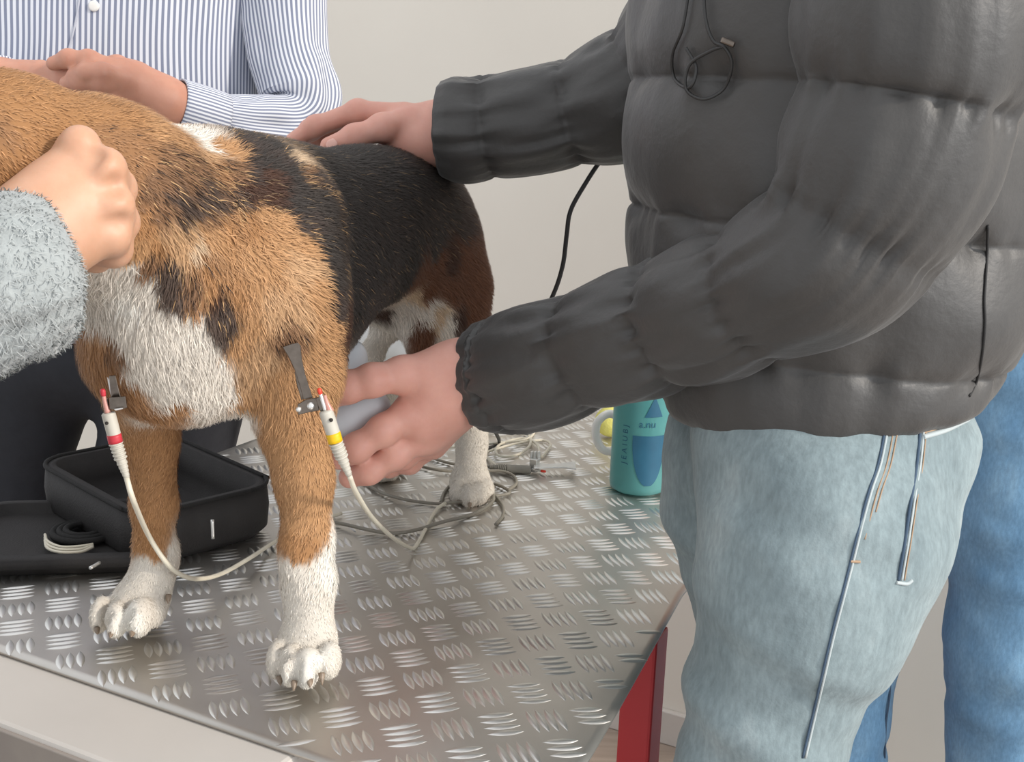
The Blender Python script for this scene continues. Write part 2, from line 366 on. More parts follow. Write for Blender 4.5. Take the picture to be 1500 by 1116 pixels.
# tread bars: lattice fitted to the photograph, bars in fours turned by 90 degrees from cell to cell
TH = math.radians(21.5409); L0 = np.array([-3.11812143*CELL, 26.53161135*CELL]); di = np.array([math.cos(TH), math.sin(TH)]); dj = np.array([math.sin(TH), -math.cos(TH)])
def bar_mesh():
    L, Wd, Hh, n = .0145, .0036, .0013, 8; V, Fl = [], []
    for s in range(n+1):
        t = -1+2*s/n; w = Wd*max(1-abs(t)**2.2, .03); hgt = Hh*max(1-abs(t)**2.6, .02)
        V += [(t*L, -w, -.0002), (t*L, -w*.45, hgt*.85), (t*L, w*.45, hgt*.85), (t*L, w, -.0002)]
    for s in range(n):
        for k in range(3): Fl.append([s*4+k, (s+1)*4+k, (s+1)*4+k+1, s*4+k+1])
    return np.array(V), [f[::-1] for f in Fl]
bV, bF = bar_mesh(); bme = fast_mesh('tread_bar', bV, bF); bme.materials.append(M['bar'])
bars = []
for i in range(-26, 32):
    for j in range(-34, 16):
        odd = (i+j) % 2
        for q in range(4):
            o_ = (q-1.5)*.205*CELL; c = L0+di*i*CELL+dj*j*CELL+(dj if odd else di)*o_; p = np.array([c[0], c[1], 0])-K
            a, b = -(p@e1), p@e2
            if not (inset(b)+.004 < a < TW-.004 and .004 < b < TL-.004): continue
            # bars that would cross the cut edge are left off only past the edge itself
            dr = (di if odd else dj)*.012; ok = True
            for sg in (-1, 1):
                pe = np.array([c[0]+sg*dr[0], c[1]+sg*dr[1], 0])-K
                if not (inset(pe@e2) < -(pe@e1) < TW and 0 < pe@e2 < TL): ok = False
            if not ok: continue
            z = float(droop(a, b)); sl = (float(droop(a-.004, b))-float(droop(a+.004, b)))/.008   # slope along +e1
            d = np.array([*(di if odd else dj), 0]); d3 = d+ez*sl*(d@e1); d3 /= np.linalg.norm(d3); nrm = ez-e1*sl; nrm /= np.linalg.norm(nrm); s3 = np.cross(nrm, d3)
            bars.append((c, z, d3, s3, nrm))
def vis_key(b):
    p = np.array([b[0][0], b[0][1], b[1]]); x, y = PJ(p); inf = -20 < x < 1040 and 560 < y < 1130
    return (0 if inf else 1, np.linalg.norm(p-CO))
bars.sort(key=vis_key)
for c, z, d3, s3, nrm in bars[:300]:
    o = bpy.data.objects.new('tread_bar', bme); COL.objects.link(o); o.parent = tread; o.matrix_parent_inverse = Matrix.Translation(-Vector(table.location))
    o.matrix_parent_inverse = Matrix.Identity(4)
    o.matrix_basis = Matrix(((d3[0], s3[0], nrm[0], c[0]), (d3[1], s3[1], nrm[1], c[1]), (d3[2], s3[2], nrm[2], z), (0, 0, 0, 1)))
rest = [(np.stack([d3, s3, nrm], 1)@bV.T).T+np.array([c[0], c[1], z]) for c, z, d3, s3, nrm in bars[300:]]
Vr = np.concatenate(rest); Fr = (np.array(bF)[None]+(np.arange(len(rest))*len(bV))[:, None, None]).reshape(-1, 4)
o = mesh('tread_bars_beyond', Vr, Fr, 'bar', tread); o['kind'] = 'stuff'
ch(box('tabletop', TP(.18+.25, .53, -.0205), (e1, e2, ez), (.25, .60, .0165), 'board', table, .004))
ch(box('edge_band', TP(.18+.25, -.0715, -.0215), (e1, e2, ez), (.25, .0018, .014), 'board_edge', table, .001))
for a_, b_ in ((.068, .385), (.61, .385), (.15, .98), (.61, .98)):
    ch(box('leg', TP(a_, b_, (FLOOR-.036)/2), (e1+e2*.0, e2, ez), (.0165, .0165, (-.036-FLOOR)/2), 'red', table, .003))
for b_ in (.37, .98): ch(box('cross_rail', TP(.348, b_, FLOOR+.12), (e1, e2, ez), (.245, .015, .015), 'red', table, .003))

# ================================================================== DOG
fm = np.array([-.232, .868]); hm = np.array([-.096, 1.29]); be = np.array([*(hm-fm), 0]); be /= np.linalg.norm(be); bl = np.array([be[1], -be[0], 0])
AX = np.array([be, bl, ez])
def BD(s, l, z): p = np.array([*fm, 0])+be*s+bl*l; p[2] = z; return p
B = Blob()
B.el(BD(.075, .0, .298), (.165, .079, .108), AX, .03)
B.el(BD(.02, .0, .315), (.09, .070, .088), AX, .03)
B.el(BD(.27, .0, .315), (.19, .070, .077), AX, .04)
B.el(BD(.39, -.004, .286), (.108, .068, .088), AX, .03)
# chest and neck
B.el(PY(238, 470, .845), (.055, .050, .066), None, .03)
B.el(PY(268, 548, .855), (.040, .045, .027), None, .03)
B.rc(PY(262, 330, .88), .063, PY(150, 286, .80), .056, .03)
B.rc(PY(150, 286, .80), .056, PY(40, 238, .755), .049, .03)
# head
B.el(PY(-25, 218, .735), (.053, .055, .048), None, .02)
B.rc(PY(-60, 235, .725), .036, PY(-165, 290, .68), .024, .02)
for ear in ((PY(35, 175, .725), PY(42, 262, .712)), (PY(-95, 160, .775), PY(-130, 250, .765))):
    B.rc(ear[0], .018, ear[1], .026, .008, ((.15, 1, 0), .35))
# near (left) front leg
B.chain([(PY(405, 330, .905), .044), (PY(395, 440, .865), .047), (PY(422, 545, .865), .033)], .03)
B.chain([(PY(445, 470, .90), .027), (PY(450, 560, .885), .022)], .03)
B.chain([(PY(422, 545, .865), .033), (PY(430, 620, .862), .0262), (PY(445, 700, .858), .0212), (PY(451, 790, .853), .0180), (PY(452, 850, .850), .0192), (PY(453, 925, .846), .0192)], .012)
B.el(PY(430, 812, .838), (.011, .011, .018), None, .012)
# far (right) front leg
B.chain([(PY(196, 430, .845), .025), (PY(186, 520, .855), .020), (PY(205, 575, .895), .026)], .03)
B.chain([(PY(210, 560, .90), .030), (PY(222, 640, .915), .0205), (PY(226, 740, .912), .0172), (PY(226, 800, .912), .0148), (PY(222, 845, .910), .0160), (PY(208, 880, .905), .0170)], .012)
B.el(PY(248, 815, .917), (.008, .010, .014), None, .01)
# near hind leg
B.el(BD(.39, .043, .215), (.075, .034, .100), AX, .03)
B.chain([(PY(655, 430, 1.24), .045), (PY(668, 505, 1.215), .030), (PY(690, 575, 1.31), .020), (PY(694, 600, 1.335), .0185)], .02)
B.chain([(PY(694, 600, 1.335), .0190), (PY(691, 650, 1.31), .0165), (PY(689, 690, 1.29), .0180)], .012)
# far hind leg
B.el(BD(.41, -.050, .268), (.065, .032, .055), AX, .03)
B.chain([(PY(592, 428, 1.24), .020), (PY(566, 480, 1.22), .0115), (PY(543, 520, 1.21), .0115), (PY(530, 552, 1.22), .015), (PY(580, 600, 1.36), .016)], .012)
B.chain([(PY(580, 600, 1.36), .017), (PY(568, 640, 1.355), .0165), (PY(562, 672, 1.345), .018)], .012)
# tail hanging down behind
B.chain([(PY(640, 300, 1.385), .020), (PY(632, 400, 1.42), .014), (PY(622, 480, 1.425), .012), (PY(618, 560, 1.42), .008)], .015)
def paw(toes, heel, hr, k=.004):
    B.el(heel, hr, None, .014)
    for p, r in toes: B.el(p, r, None, k)
paw([(PY(405, 966, .826), (.0072, .015, .0150)), (PY(424, 975, .813), (.0078, .016, .0160)), (PY(450, 978, .808), (.0105, .017, .0155)), (PY(483, 967, .822), (.0088, .016, .0145))], PY(449, 948, .845), (.0225, .023, .0185), .0025)
paw([(PY(148, 900, .888), (.0078, .017, .0150)), (PY(172, 907, .874), (.0092, .018, .0148)), (PY(205, 904, .872), (.0108, .019, .0155)), (PY(227, 894, .892), (.0090, .016, .0140))], PY(203, 884, .906), (.0225, .026, .0195), .0025)
paw([(PY(671, 722, 1.262), (.010, .018, .0145)), (PY(688, 727, 1.25), (.0095, .018, .0145)), (PY(703, 724, 1.256), (.0095, .018, .014)), (PY(714, 718, 1.272), (.008, .016, .013))], PY(689, 710, 1.285), (.024, .026, .018))
paw([(PY(545, 684, 1.325), (.0095, .018, .0145)), (PY(560, 688, 1.315), (.0095, .018, .0145)), (PY(574, 687, 1.32), (.0095, .018, .014))], PY(562, 676, 1.345), (.024, .026, .018))
# dark folds between toes
for a, b in ((PY(436, 960, .796), PY(434, 998, .797)), (PY(467, 952, .800), PY(467, 992, .803)), (PY(415, 956, .806), PY(414, 992, .806)), (PY(160, 890, .862), PY(156, 920, .864)), (PY(189, 885, .860), PY(187, 924, .860))):
    B.rc(a, .0045, b, .0040, .003, None, True)
DV, DQ = B.mesh(.0031, 1); DV[:, 2] = np.maximum(DV[:, 2], .0008)
dog = mesh('dog', DV, DQ, 'coat'); tag(dog, 'tricolour hound standing on the tread plate', 'dog')
dtree = bvh(dog)
# ---- coat colours: samples on the surface, mirrored across the dog's own middle plane
CC = {'T': 'a97d55', 't': 'b88d64', 'L': 'c09a74', 'W': 'ded6ca', 'w': 'ebe6dc', 'G': '9c7452', 'g': '86654b', 'D': '564840', 'B': '3b3633', 'K': '463d39', 'R': '6b4733', 'C': 'cbb193', 'b': '4a342a'}
ANC = """20,140,T 60,130,T 100,150,T 40,180,T 80,190,T 20,230,T 10,200,G 120,170,T 150,160,T 190,175,T 220,190,t 250,195,t 140,200,G 180,210,G 215,215,G
250,225,g 270,200,t 290,197,w 299,212,w 305,228,L 280,240,g 320,215,t 340,225,t 320,250,G 345,245,g 200,250,G 190,290,G 210,330,T 180,340,T 165,370,T 200,375,t 230,370,T 220,290,g 240,270,g
255,290,D 275,270,g 290,300,D 270,315,D 300,280,D 320,295,D 335,270,g 310,320,g 350,290,D 345,310,G 240,310,g 250,345,L 275,350,L 290,365,C 310,345,t 265,375,L 300,380,G 330,340,T 360,320,T
240,400,D 250,425,D 265,440,D 225,385,g 285,420,g 280,450,G 300,400,T 310,440,b 325,455,D 330,480,D 318,470,D 345,430,T 305,430,T
165,400,W 200,395,W 215,420,W 150,420,W 180,450,w 140,450,W 220,470,W 250,480,W 240,520,W 200,520,W 280,490,W 300,510,W 320,540,W 330,580,W 300,590,W 260,580,W 220,560,W 340,605,W 240,590,W 175,480,W 195,545,W
125,465,W 140,470,W 160,470,W 128,500,T 122,520,T 130,540,T 140,560,T 150,575,T 165,590,T 145,510,T 140,490,t 155,545,T 170,560,T 185,570,T 165,520,g
400,330,t 420,340,t 440,350,t 390,360,t 430,390,L 400,400,t 450,400,L 465,430,t 370,380,t 360,430,t 400,450,L 440,460,L 480,480,t 470,520,t 360,480,t 350,510,t 380,520,L 420,500,g 425,480,g 440,540,t 370,560,L 395,570,t 360,590,t 420,600,t 480,560,t 470,620,t 440,660,t 410,650,t 480,680,t 445,720,t 480,730,t 420,750,t 450,770,t 425,800,T 455,800,T 470,780,t 485,790,w 482,820,w 440,815,T 425,840,W 455,838,W 475,840,w 450,880,W 450,930,W 420,960,W 450,980,w 485,970,W 470,960,w
190,600,T 225,610,T 250,600,T 225,660,T 200,680,T 250,690,T 225,740,T 220,780,T 210,805,T 240,800,T 230,812,T 250,805,W 215,830,W 235,835,W 200,860,W 240,870,W 160,890,W 190,905,w 220,900,W
370,215,K 400,215,B 385,235,B 395,260,b 375,250,K 370,285,b 415,232,K 440,236,C 452,248,g 465,255,K 430,260,B 400,290,b 430,300,B 450,330,K 470,300,B 520,240,B 560,250,B 620,260,B 500,280,B 540,320,B 600,300,B 650,300,B 480,360,B 520,370,B 560,380,B 600,370,B 640,350,B 490,410,B 520,430,B 560,430,K 495,450,K 510,480,b 540,480,R 530,500,b 560,460,b 590,420,B 665,310,B 680,330,K 640,390,R 620,400,R 660,380,b 680,370,R 700,400,R 690,440,R 660,430,R 630,425,R 610,440,C 625,455,W 640,465,C 600,450,W 590,470,W 570,490,W 555,515,W 655,480,W 670,470,b 690,460,R
690,600,W 690,650,W 700,620,W 690,690,W 675,720,W 700,725,W 560,680,W 575,650,W 545,690,W 620,480,R 622,500,R"""
ap, ac = [], []
for s in ANC.split():
    x, y, c = s.split(','); p, n = cast(dtree, float(x), float(y))
    if p is not None: ap.append(p); ac.append(lin(CC[c])[:3])
ap = np.array(ap); ac = np.array(ac)
def side(p): return (p-np.array([*fm, 0]))@bl
lat = side(ap); body = (ap[:, 2] > .20) & (lat > .02)
mp = ap[body]-2*lat[body][:, None]*bl; mc = ac[body]
for z_, s_, l_, c in ((.03, 0, -.08, 'W'), (.10, .43, -.06, 'W'), (.16, .43, -.06, 'W'), (.215, .12, 0, 'W'), (.22, .2, 0, 'W'), (.225, .3, 0, 'W'), (.205, .06, 0, 'W')):
    mp = np.concatenate([mp, [BD(s_, l_, z_)]]); mc = np.concatenate([mc, [lin(CC[c])[:3]]])
for x_, y_, Y_, c in ((-60, 180, .70, 'T'), (-120, 260, .68, 'W'), (-90, 200, .70, 'T'), (-165, 290, .66, 'W'), (0, 300, .72, 'T'), (-40, 260, .70, 'T'), (452, 780, .87, 't'), (452, 700, .88, 't'), (452, 600, .89, 't'), (225, 760, .93, 'T'), (225, 680, .94, 'T'), (225, 620, .94, 'T'), (455, 860, .87, 'W'), (225, 850, .93, 'W')):
    mp = np.concatenate([mp, [PY(x_, y_, Y_)]]); mc = np.concatenate([mc, [lin(CC[c])[:3]]])
keep = np.array([np.min(np.linalg.norm(ap-q, axis=1)) > .03 for q in mp]); ap = np.concatenate([ap, mp[keep]]); ac = np.concatenate([ac, mc[keep]])
def coat_at(P, jit=.004):
    P = P+jit*np.stack([vnoise(P[:, 0]*90+k*17, P[:, 1]*90, P[:, 2]*90) for k in range(3)], 1)+jit*.6*np.stack([vnoise(P[:, 0]*260+k*17, P[:, 1]*260, P[:, 2]*260) for k in range(3)], 1)
    out = np.zeros((len(P), 3))
    for i in range(0, len(P), 20000):
        d = ((P[i:i+20000, None]-ap[None])**2).sum(2)+1e-6; w = d**-3.2; w /= w.sum(1)[:, None]; out[i:i+20000] = w@ac
    return out
DN = vnormals(DV, DQ); base = coat_at(DV)
ca = dog.data.attributes.new('coat', 'FLOAT_COLOR', 'POINT'); ca.data.foreach_set('color', np.concatenate([base*.8, np.ones((len(base), 1))], 1).astype(np.float32).ravel())
def fur(name, parent, V, Q, N, count, length, width, flow, color, tilt=.35, material='fur', attrname='coat'):
    area = np.linalg.norm(np.cross(V[Q[:, 2]]-V[Q[:, 0]], V[Q[:, 3]]-V[Q[:, 1]]), axis=1); f = RNG.choice(len(Q), count, p=area/area.sum())
    a, b = RNG.random((2, count)); w = np.stack([(1-a)*(1-b), a*(1-b), a*b, (1-a)*b], 1)
    P = (V[Q[f]]*w[..., None]).sum(1); n = (N[Q[f]]*w[..., None]).sum(1); n /= np.linalg.norm(n, axis=1)[:, None]+1e-9
    fl = flow(P, n)+RNG.normal(0, .22, (count, 3)); t = fl-n*(fl*n).sum(1)[:, None]; t /= np.linalg.norm(t, axis=1)[:, None]+1e-9
    L = length(P)*RNG.uniform(.6, 1.2, count); s = np.cross(n, t); w2 = (width*RNG.uniform(.7, 1.3, count))[:, None]; L = L[:, None]
    P0 = P-n*.0006; P1 = P+t*L*.5+n*L*tilt*.5; P2 = P+t*L+n*L*tilt*.75
    VV = np.stack([P0-s*w2, P0+s*w2, P1+s*w2*.8, P1-s*w2*.8, P2], 1).reshape(-1, 3); k = np.arange(count)[:, None]*5
    T = np.concatenate([k+[[2, 1, 0]], k+[[3, 2, 0]], k+[[4, 2, 3]]])
    me = bpy.data.meshes.new(name); me.vertices.add(len(VV)); me.vertices.foreach_set('co', VV.astype(np.float32).ravel()); me.loops.add(T.size); me.loops.foreach_set('vertex_index', T.astype(np.int32).ravel())
    me.polygons.add(len(T)); me.polygons.foreach_set('loop_start', np.arange(0, T.size, 3, dtype=np.int32)); me.polygons.foreach_set('loop_total', np.full(len(T), 3, np.int32)); me.update(calc_edges=True)
    me.polygons.foreach_set('use_smooth', np.ones(len(T), bool))
    nn = n+.16*RNG.normal(0, 1, (count, 3))+s*RNG.uniform(-.35, .35, (count, 1)); nn /= np.linalg.norm(nn, axis=1)[:, None]; me.normals_split_custom_set_from_vertices(np.repeat(nn, 5, 0).astype(np.float32))
    if color:
        c = color(P); at = me.attributes.new(attrname, 'FLOAT_COLOR', 'POINT'); at.data.foreach_set('color', np.repeat(np.concatenate([c, np.ones((count, 1))], 1), 5, 0).astype(np.float32).ravel())
    o = obj(name, me, material, parent); o['kind'] = 'stuff'; return o
def dog_flow(P, n):
    f = np.tile(be*.9+np.array([0, 0, -.75]), (len(P), 1)); low = np.clip((.24-P[:, 2])/.05, 0, 1)[:, None]; f = f*(1-low)+np.array([0, -.1, -1.])*low
    front = np.clip(-(((P-np.array([*fm, 0]))@be)+.0)/.05, 0, 1)[:, None]*np.clip((.36-P[:, 2])/.05, 0, 1)[:, None]; f = f*(1-front)+np.array([.15, 0, -1.])*front
    f += .5*np.stack([vnoise(P[:, 0]*22+9*k, P[:, 1]*22, P[:, 2]*22) for k in range(3)], 1); return f
def dog_len(P):
    l = np.full(len(P), .0105); l = np.where(P[:, 2] < .20, .0055, l); l = np.where(P[:, 2] < .07, .0032, l); s = (P-np.array([*fm, 0]))@be
    l = np.where((s < -.10) & (P[:, 2] > .33), .0055, l); return l
def dog_col(P):
    c = coat_at(P, .006); n = len(P); lum = c.mean(1); v = RNG.normal(1, .11, n)[:, None]
    s = (P-np.array([*fm, 0]))@be; griz = np.clip(1-np.abs(s-.02)/.16, 0, 1)*np.clip((P[:, 2]-.25)/.06, 0, 1)*(lum < .22)*(lum > .055)
    r = RNG.random(n); c = np.where((r < .30*griz)[:, None], np.array(lin('2f2622')[:3]), c); c = np.where((r > 1-.16*griz)[:, None], np.array(lin('bb976c')[:3]), c)
    dark = lum < .055; c = np.where((dark & (r > .975))[:, None], np.array(lin('8a7358')[:3]), c); return np.clip(c*v, .004, .9)
fur('fur', dog, DV, DQ, DN, 170000, dog_len, .00030, dog_flow, dog_col)
def cone(name, a, b, r, material, parent):
    V, Fl, _ = tubev([a, (np.asarray(a)+b)/2, b], [r, r*.75, r*.15], 8, 8); return mesh(name, V, Fl, material, parent)
for x, y, Y, dx, dy in ((409, 992, .812, 2, 12), (431, 998, .798, -1, 14), (454, 996, .795, 0, 11), (471, 986, .803, 1, 17), (142, 921, .872, 1, 8), (163, 926, .860, -2, 8), (194, 926, .856, -2, 7), (247, 872, .896, -1, 12), (688, 738, 1.232, 0, 5), (672, 734, 1.245, 0, 5)):
    q = PY(x+dx, y+dy, Y-.006); q[2] = max(q[2], .002); cone('claw', PY(x, y, Y), q, .0026, 'claw', dog)
hx = [PY(-172, 284, .662)]; V, Fl = Blob().el(hx[0], (.012, .012, .010)).mesh(.002); mesh('nose', V, Fl, 'nose', dog)
for p in (PY(-70, 200, .682), PY(-118, 205, .715)): V, Fl = Blob().el(p, (.008,)*3).mesh(.002); mesh('eye', V, Fl, 'nose', dog)

# ================================================================== PEOPLE
def hand_blob(fingers, palm, k=.006):
    """fingers: lists of (x, y, Y, r); palm: list of chains / ellipsoids"""
    H = Blob()
    for c in palm:
        if c[0] == 'el': H.el(PY(*c[1]), c[2], c[3] if len(c) > 3 else None, .014)
        else: H.chain([(PY(x, y, Y), r) for x, y, Y, r in c], .014)
    for f in fingers:
        pts = [(PY(x, y, Y), r) for x, y, Y, r in f]; G = pts
        H.chain(G, k)
        for (p, r) in G[1:-1]: H.el(p, (r*1.03,)*3, None, k)
    return H
def nail(name, parent, c, d, n, w=.006, l=.007, material='nail'):
    d = np.asarray(d, float); d /= np.linalg.norm(d); n = np.asarray(n, float); n = n-d*(n@d); n /= np.linalg.norm(n); V, Q = Blob().el(c, (l, w, .0014), np.array([d, np.cross(n, d), n])).mesh(.0011); return mesh(name, V, Q, material, parent)
def limb(pts, rad, n=16, seg=12): V, Fl, _ = tubev([p for p in pts], rad, n, seg); return V, Fl
def head_parts(c, f, s=1.):
    """simple head: skull, jaw, nose, ears, neck; f = facing direction"""
    f = np.asarray(f, float); f[2] = 0; f /= np.linalg.norm(f); l = np.cross(ez, f); A = np.array([f, l, ez]); c = np.asarray(c, float); H = Blob()
    H.el(c+ez*.03, (.098*s, .077*s, .095*s), A, .02); H.el(c+f*.03-ez*.055, (.062*s, .055*s, .065*s), A, .03); H.rc(c+f*.092+ez*.02, .009, c+f*.112-ez*.022, .014, .012)
    H.rc(c+f*.088-ez*.055-l*.018, .008, c+f*.088-ez*.055+l*.018, .008, .008); H.rc(c-f*.015-ez*.07, .058, c-f*.03-ez*.22, .062, .03)
    for q in (-1, 1):
        H.el(c+l*q*.078-f*.005, (.016, .010, .030), A, .008); H.el(c+l*q*.032+f*.092+ez*.025, (.014, .016, .010), A, .008, True); H.el(c+l*q*.032+f*.078+ez*.024, (.012,)*3, A, .004)
    return H.mesh(.006, 1)
def hair_cap(parent, c, f, s=1.):
    f = np.asarray(f, float); f[2] = 0; f /= np.linalg.norm(f); l = np.cross(ez, f); A = np.array([f, l, ez]); H = Blob(); H.el(np.asarray(c)+ez*.045-f*.008, (.106*s, .086*s, .098*s), A, .02)
    H.el(np.asarray(c)+f*.075-ez*.03, (.085, .10, .085), A, .02, True); V, Q = H.mesh(.006, 1); return mesh('hair', V, Q, 'hair', parent)
def shoes(parent, spots, d, material='leather'):
    for x, y in spots:
        d_ = np.asarray(d, float); A = np.array([d_, np.cross(ez, d_), ez]); H = Blob(); H.el(np.array([x, y, FLOOR+.038])+d_*.06, (.14, .046, .036), A, .02); H.el(np.array([x, y, FLOOR+.055])-d_*.02, (.065, .042, .052), A, .02)
        V, Q = H.mesh(.007, 1); V[:, 2] = np.maximum(V[:, 2], FLOOR+.001); mesh('shoe', V, Q, material, parent)
def quilt(period, phase, amp, wr, seed=0, ang=0.):
    def f(s, th):
        t = (s+ang*np.cos(th-.6))/period+phase; a = np.abs(np.sin(math.pi*t)); seam = np.exp(-(a/.35)**2)
        base_ = amp*(a**.55-1)
        w = vnoise(np.cos(th)*9+seed, np.sin(th)*9, s*14)*wr*(.35+1.1*seam)+vnoise(np.cos(th)*20+seed, np.sin(th)*20, s*9)*wr*.8*seam+vnoise(np.cos(th)*4+seed, np.sin(th)*4, s*22)*wr*.9
        return base_+w
    return f

# ---- man in the black puffer jacket
DIR = np.array([-1, .12, 0]); DIR /= np.linalg.norm(DIR)
# lower hand round the white probe
handA = hand_blob([
    [(640, 545, .985, .0180), (590, 549, .968, .0145), (545, 557, .955, .0128), (510, 567, .952, .0122), (484, 582, .958, .0105)],
    [(607, 600, .972, .0138), (562, 630, .958, .0122), (522, 656, .953, .0113), (497, 671, .958, .0100)],
    [(624, 634, .982, .0130), (578, 665, .970, .0118), (540, 689, .966, .0108), (512, 699, .970, .0096)],
    [(632, 640, 1.005, .0125), (590, 668, 1.0, .0108), (550, 684, 1.0, .0098), (520, 684, 1.005, .0088)],
    [(632, 655, 1.022, .0100), (600, 678, 1.028, .0088), (570, 684, 1.036, .0082), (545, 676, 1.044, .0074)]],
    [[(760, 545, 1.01, .026), (690, 550, .99, .0275), (660, 556, .985, .029)], [(672, 535, .985, .020), (620, 548, .972, .017)], [(668, 560, .985, .027), (606, 606, .972, .0170)], [(672, 572, .988, .026), (622, 640, .984, .0165)], [(675, 580, .995, .024), (632, 648, 1.008, .0155)], [(640, 590, .985, .027), (618, 612, .98, .022)]])
handB = hand_blob([
    [(600, 178, 1.195, .0150), (560, 187, 1.178, .0125), (519, 201, 1.168, .0112), (482, 214, 1.168, .0088)],
    [(590, 170, 1.205, .0130), (524, 163, 1.205, .0105), (462, 185, 1.205, .0095), (430, 206, 1.205, .0082)],
    [(592, 172, 1.228, .0130), (520, 166, 1.230, .0105), (455, 190, 1.232, .0095), (432, 208, 1.232, .0080)],
    [(598, 178, 1.250, .0120), (530, 174, 1.254, .0100), (470, 196, 1.258, .0090), (450, 212, 1.258, .0078)],
    [(606, 188, 1.268, .0110), (555, 186, 1.276, .0090), (510, 202, 1.28, .0082), (488, 216, 1.28, .0072)]],
    [[(740, 192, 1.19, .029), (690, 194, 1.20, .030), (655, 194, 1.205, .030)], [(660, 190, 1.205, .028), (596, 178, 1.206, .0175)], [(660, 195, 1.215, .028), (598, 180, 1.236, .0175)], [(660, 198, 1.225, .026), (606, 190, 1.258, .0165)], [(658, 208, 1.20, .027), (600, 206, 1.198, .021), (572, 205, 1.195, .012)]])
shA, shB = PY(1330, -30, .80), PY(1130, -40, 1.12)
handA.rc(PY(578, 649, .938), .0035, PY(515, 684, .934), .003, .004, None, True)
armA = [shA, PY(1255, 395, .775), PY(1000, 500, .88), PY(740, 546, 1.0)]; armB = [shB, PY(925, 120, 1.16), PY(730, 190, 1.19)]
HC = PY(1180, -420, .98)
bodyJ = join([handA.mesh(.0019, 1), handB.mesh(.0019, 1), limb([shA, PY(1325, 150, .790), PY(1238, 345, .790), PY(970, 478, .89), PY(740, 546, 1.0)], [.04, .04, .034, .028, .022]), limb(armB, [.04, .035, .024]), head_parts(HC, DIR),
    limb([PY(1200, 640, .95), PY(1205, 300, .96), PY(1190, -200, .97)], [.06, .10, .07], 12, 14),
    limb([PY(1205, 690, .89), PY(1160, 900, .86), PY(1110, 1160, .845), np.array([.165, .84, FLOOR+.06])], [.06, .05, .04, .03]), limb([PY(1110, 690, .99), PY(1150, 930, .98), np.array([.26, .99, FLOOR+.06])], [.06, .045, .03])])
manJ = mesh('person', *bodyJ, 'skin'); tag(manJ, 'person in black puffer jacket and light jeans holding the dog and a white probe', 'person')
hair_cap(manJ, HC, DIR)
nail('fingernail', manJ, PY(486, 211, 1.1585), PY(480, 216, 1.166)-PY(500, 207, 1.168), (.1, -1, .4), .0055, .0065)
# jacket torso: lofted ellipse rings with horizontal quilting
def ring_loft(rings, n, seg, disp=None, power=2.3):
    """rings: (centre xyz, half x, half y, tilt); super-ellipse sections in the horizontal plane"""
    R = np.array([[*c, a, b, t] for c, a, b, t in rings]); S = spline(R, n); th = np.arange(seg+1)/seg*2*math.pi
    L = np.concatenate([[0], np.cumsum(np.linalg.norm(np.diff(S[:, :3], axis=0), axis=1))]); s_, t_ = np.meshgrid(L, th, indexing='ij')
    c, s = np.cos(t_), np.sin(t_); rr = (np.abs(c)**power+np.abs(s)**power)**(-1/power); dd = disp(s_, t_) if disp else 0*s_
    X = S[:, 0, None]+(rr*S[:, 3, None]+dd)*c; Y = S[:, 1, None]+(rr*S[:, 4, None]+dd)*s; Z = S[:, 2, None]+S[:, 5, None]*c*S[:, 3, None]
    V = np.stack([X, Y, Z], -1).reshape(-1, 3); cols = seg+1
    Fl = [[i*cols+j, i*cols+j+1, (i+1)*cols+j+1, (i+1)*cols+j] for i in range(n-1) for j in range(seg)]
    V = np.concatenate([V, S[[0, -1], :3]]); a, b = len(V)-2, len(V)-1
    Fl += [[a, j+1, j] for j in range(seg)]+[[b, (n-1)*cols+j, (n-1)*cols+j+1] for j in range(seg)]
    return V, Fl, t_, s_, S
def jring(y, xl, xr, Y=.965, hy=.17, tilt=0.):
    a, b = PY(xl, y, Y), PY(xr, y, Y); return ((a+b)/2, (b[0]-a[0])/2, hy, tilt)
jt = [jring(585, 992, 1386, .955, .130, .13), jring(566, 972, 1418, .955, .148, .12), jring(500, 952, 1458, .96, .160), jring(425, 932, 1482, .965, .170), jring(330, 918, 1492, .97, .178), jring(200, 914, 1498, .97, .18), jring(60, 920, 1505, .97, .185), jring(-80, 950, 1490, .97, .19), jring(-200, 1010, 1440, .97, .17), jring(-275, 1090, 1350, .97, .09)]
V, Fl, *_ = ring_loft(jt, 170, 150, quilt(.098, .5, .011, .0045, 3, .01))
jacket = mesh('jacket', V, Fl, 'jacket', manJ); tag(jacket, 'black quilted puffer jacket')
sa = [PY(1215, -150, .93), shA, PY(1325, 150, .790), PY(1238, 345, .790), PY(1130, 418, .82), PY(970, 478, .89), PY(800, 530, .955), PY(738, 547, .985), PY(708, 551, .995)]
tube('sleeve', sa, [.050, .078, .074, .064, .057, .053, .052, .053, .047], 'jacket', jacket, 170, 96, disp=quilt(.085, .30, .008, .0038, 11))
sb = [PY(1180, -120, 1.03), shB, PY(1040, 40, 1.13), PY(930, 135, 1.16), PY(810, 172, 1.18), PY(705, 188, 1.19), PY(672, 190, 1.195), PY(652, 190, 1.198)]
tube('sleeve', sb, [.050, .072, .072, .062, .054, .053, .052, .047], 'jacket', jacket, 130, 84, disp=quilt(.085, .2, .009, .0035, 23))
jtree = BVHTree.FromPolygons([v.co[:] for o in [jacket]+list(jacket.children) for v in o.data.vertices], (lambda: (lambda acc: acc)([[i+off for i in p.vertices] for o, off in zip([jacket]+list(jacket.children), np.cumsum([0]+[len(q.data.vertices) for q in [jacket]+list(jacket.children)])) for p in o.data.polygons]))())
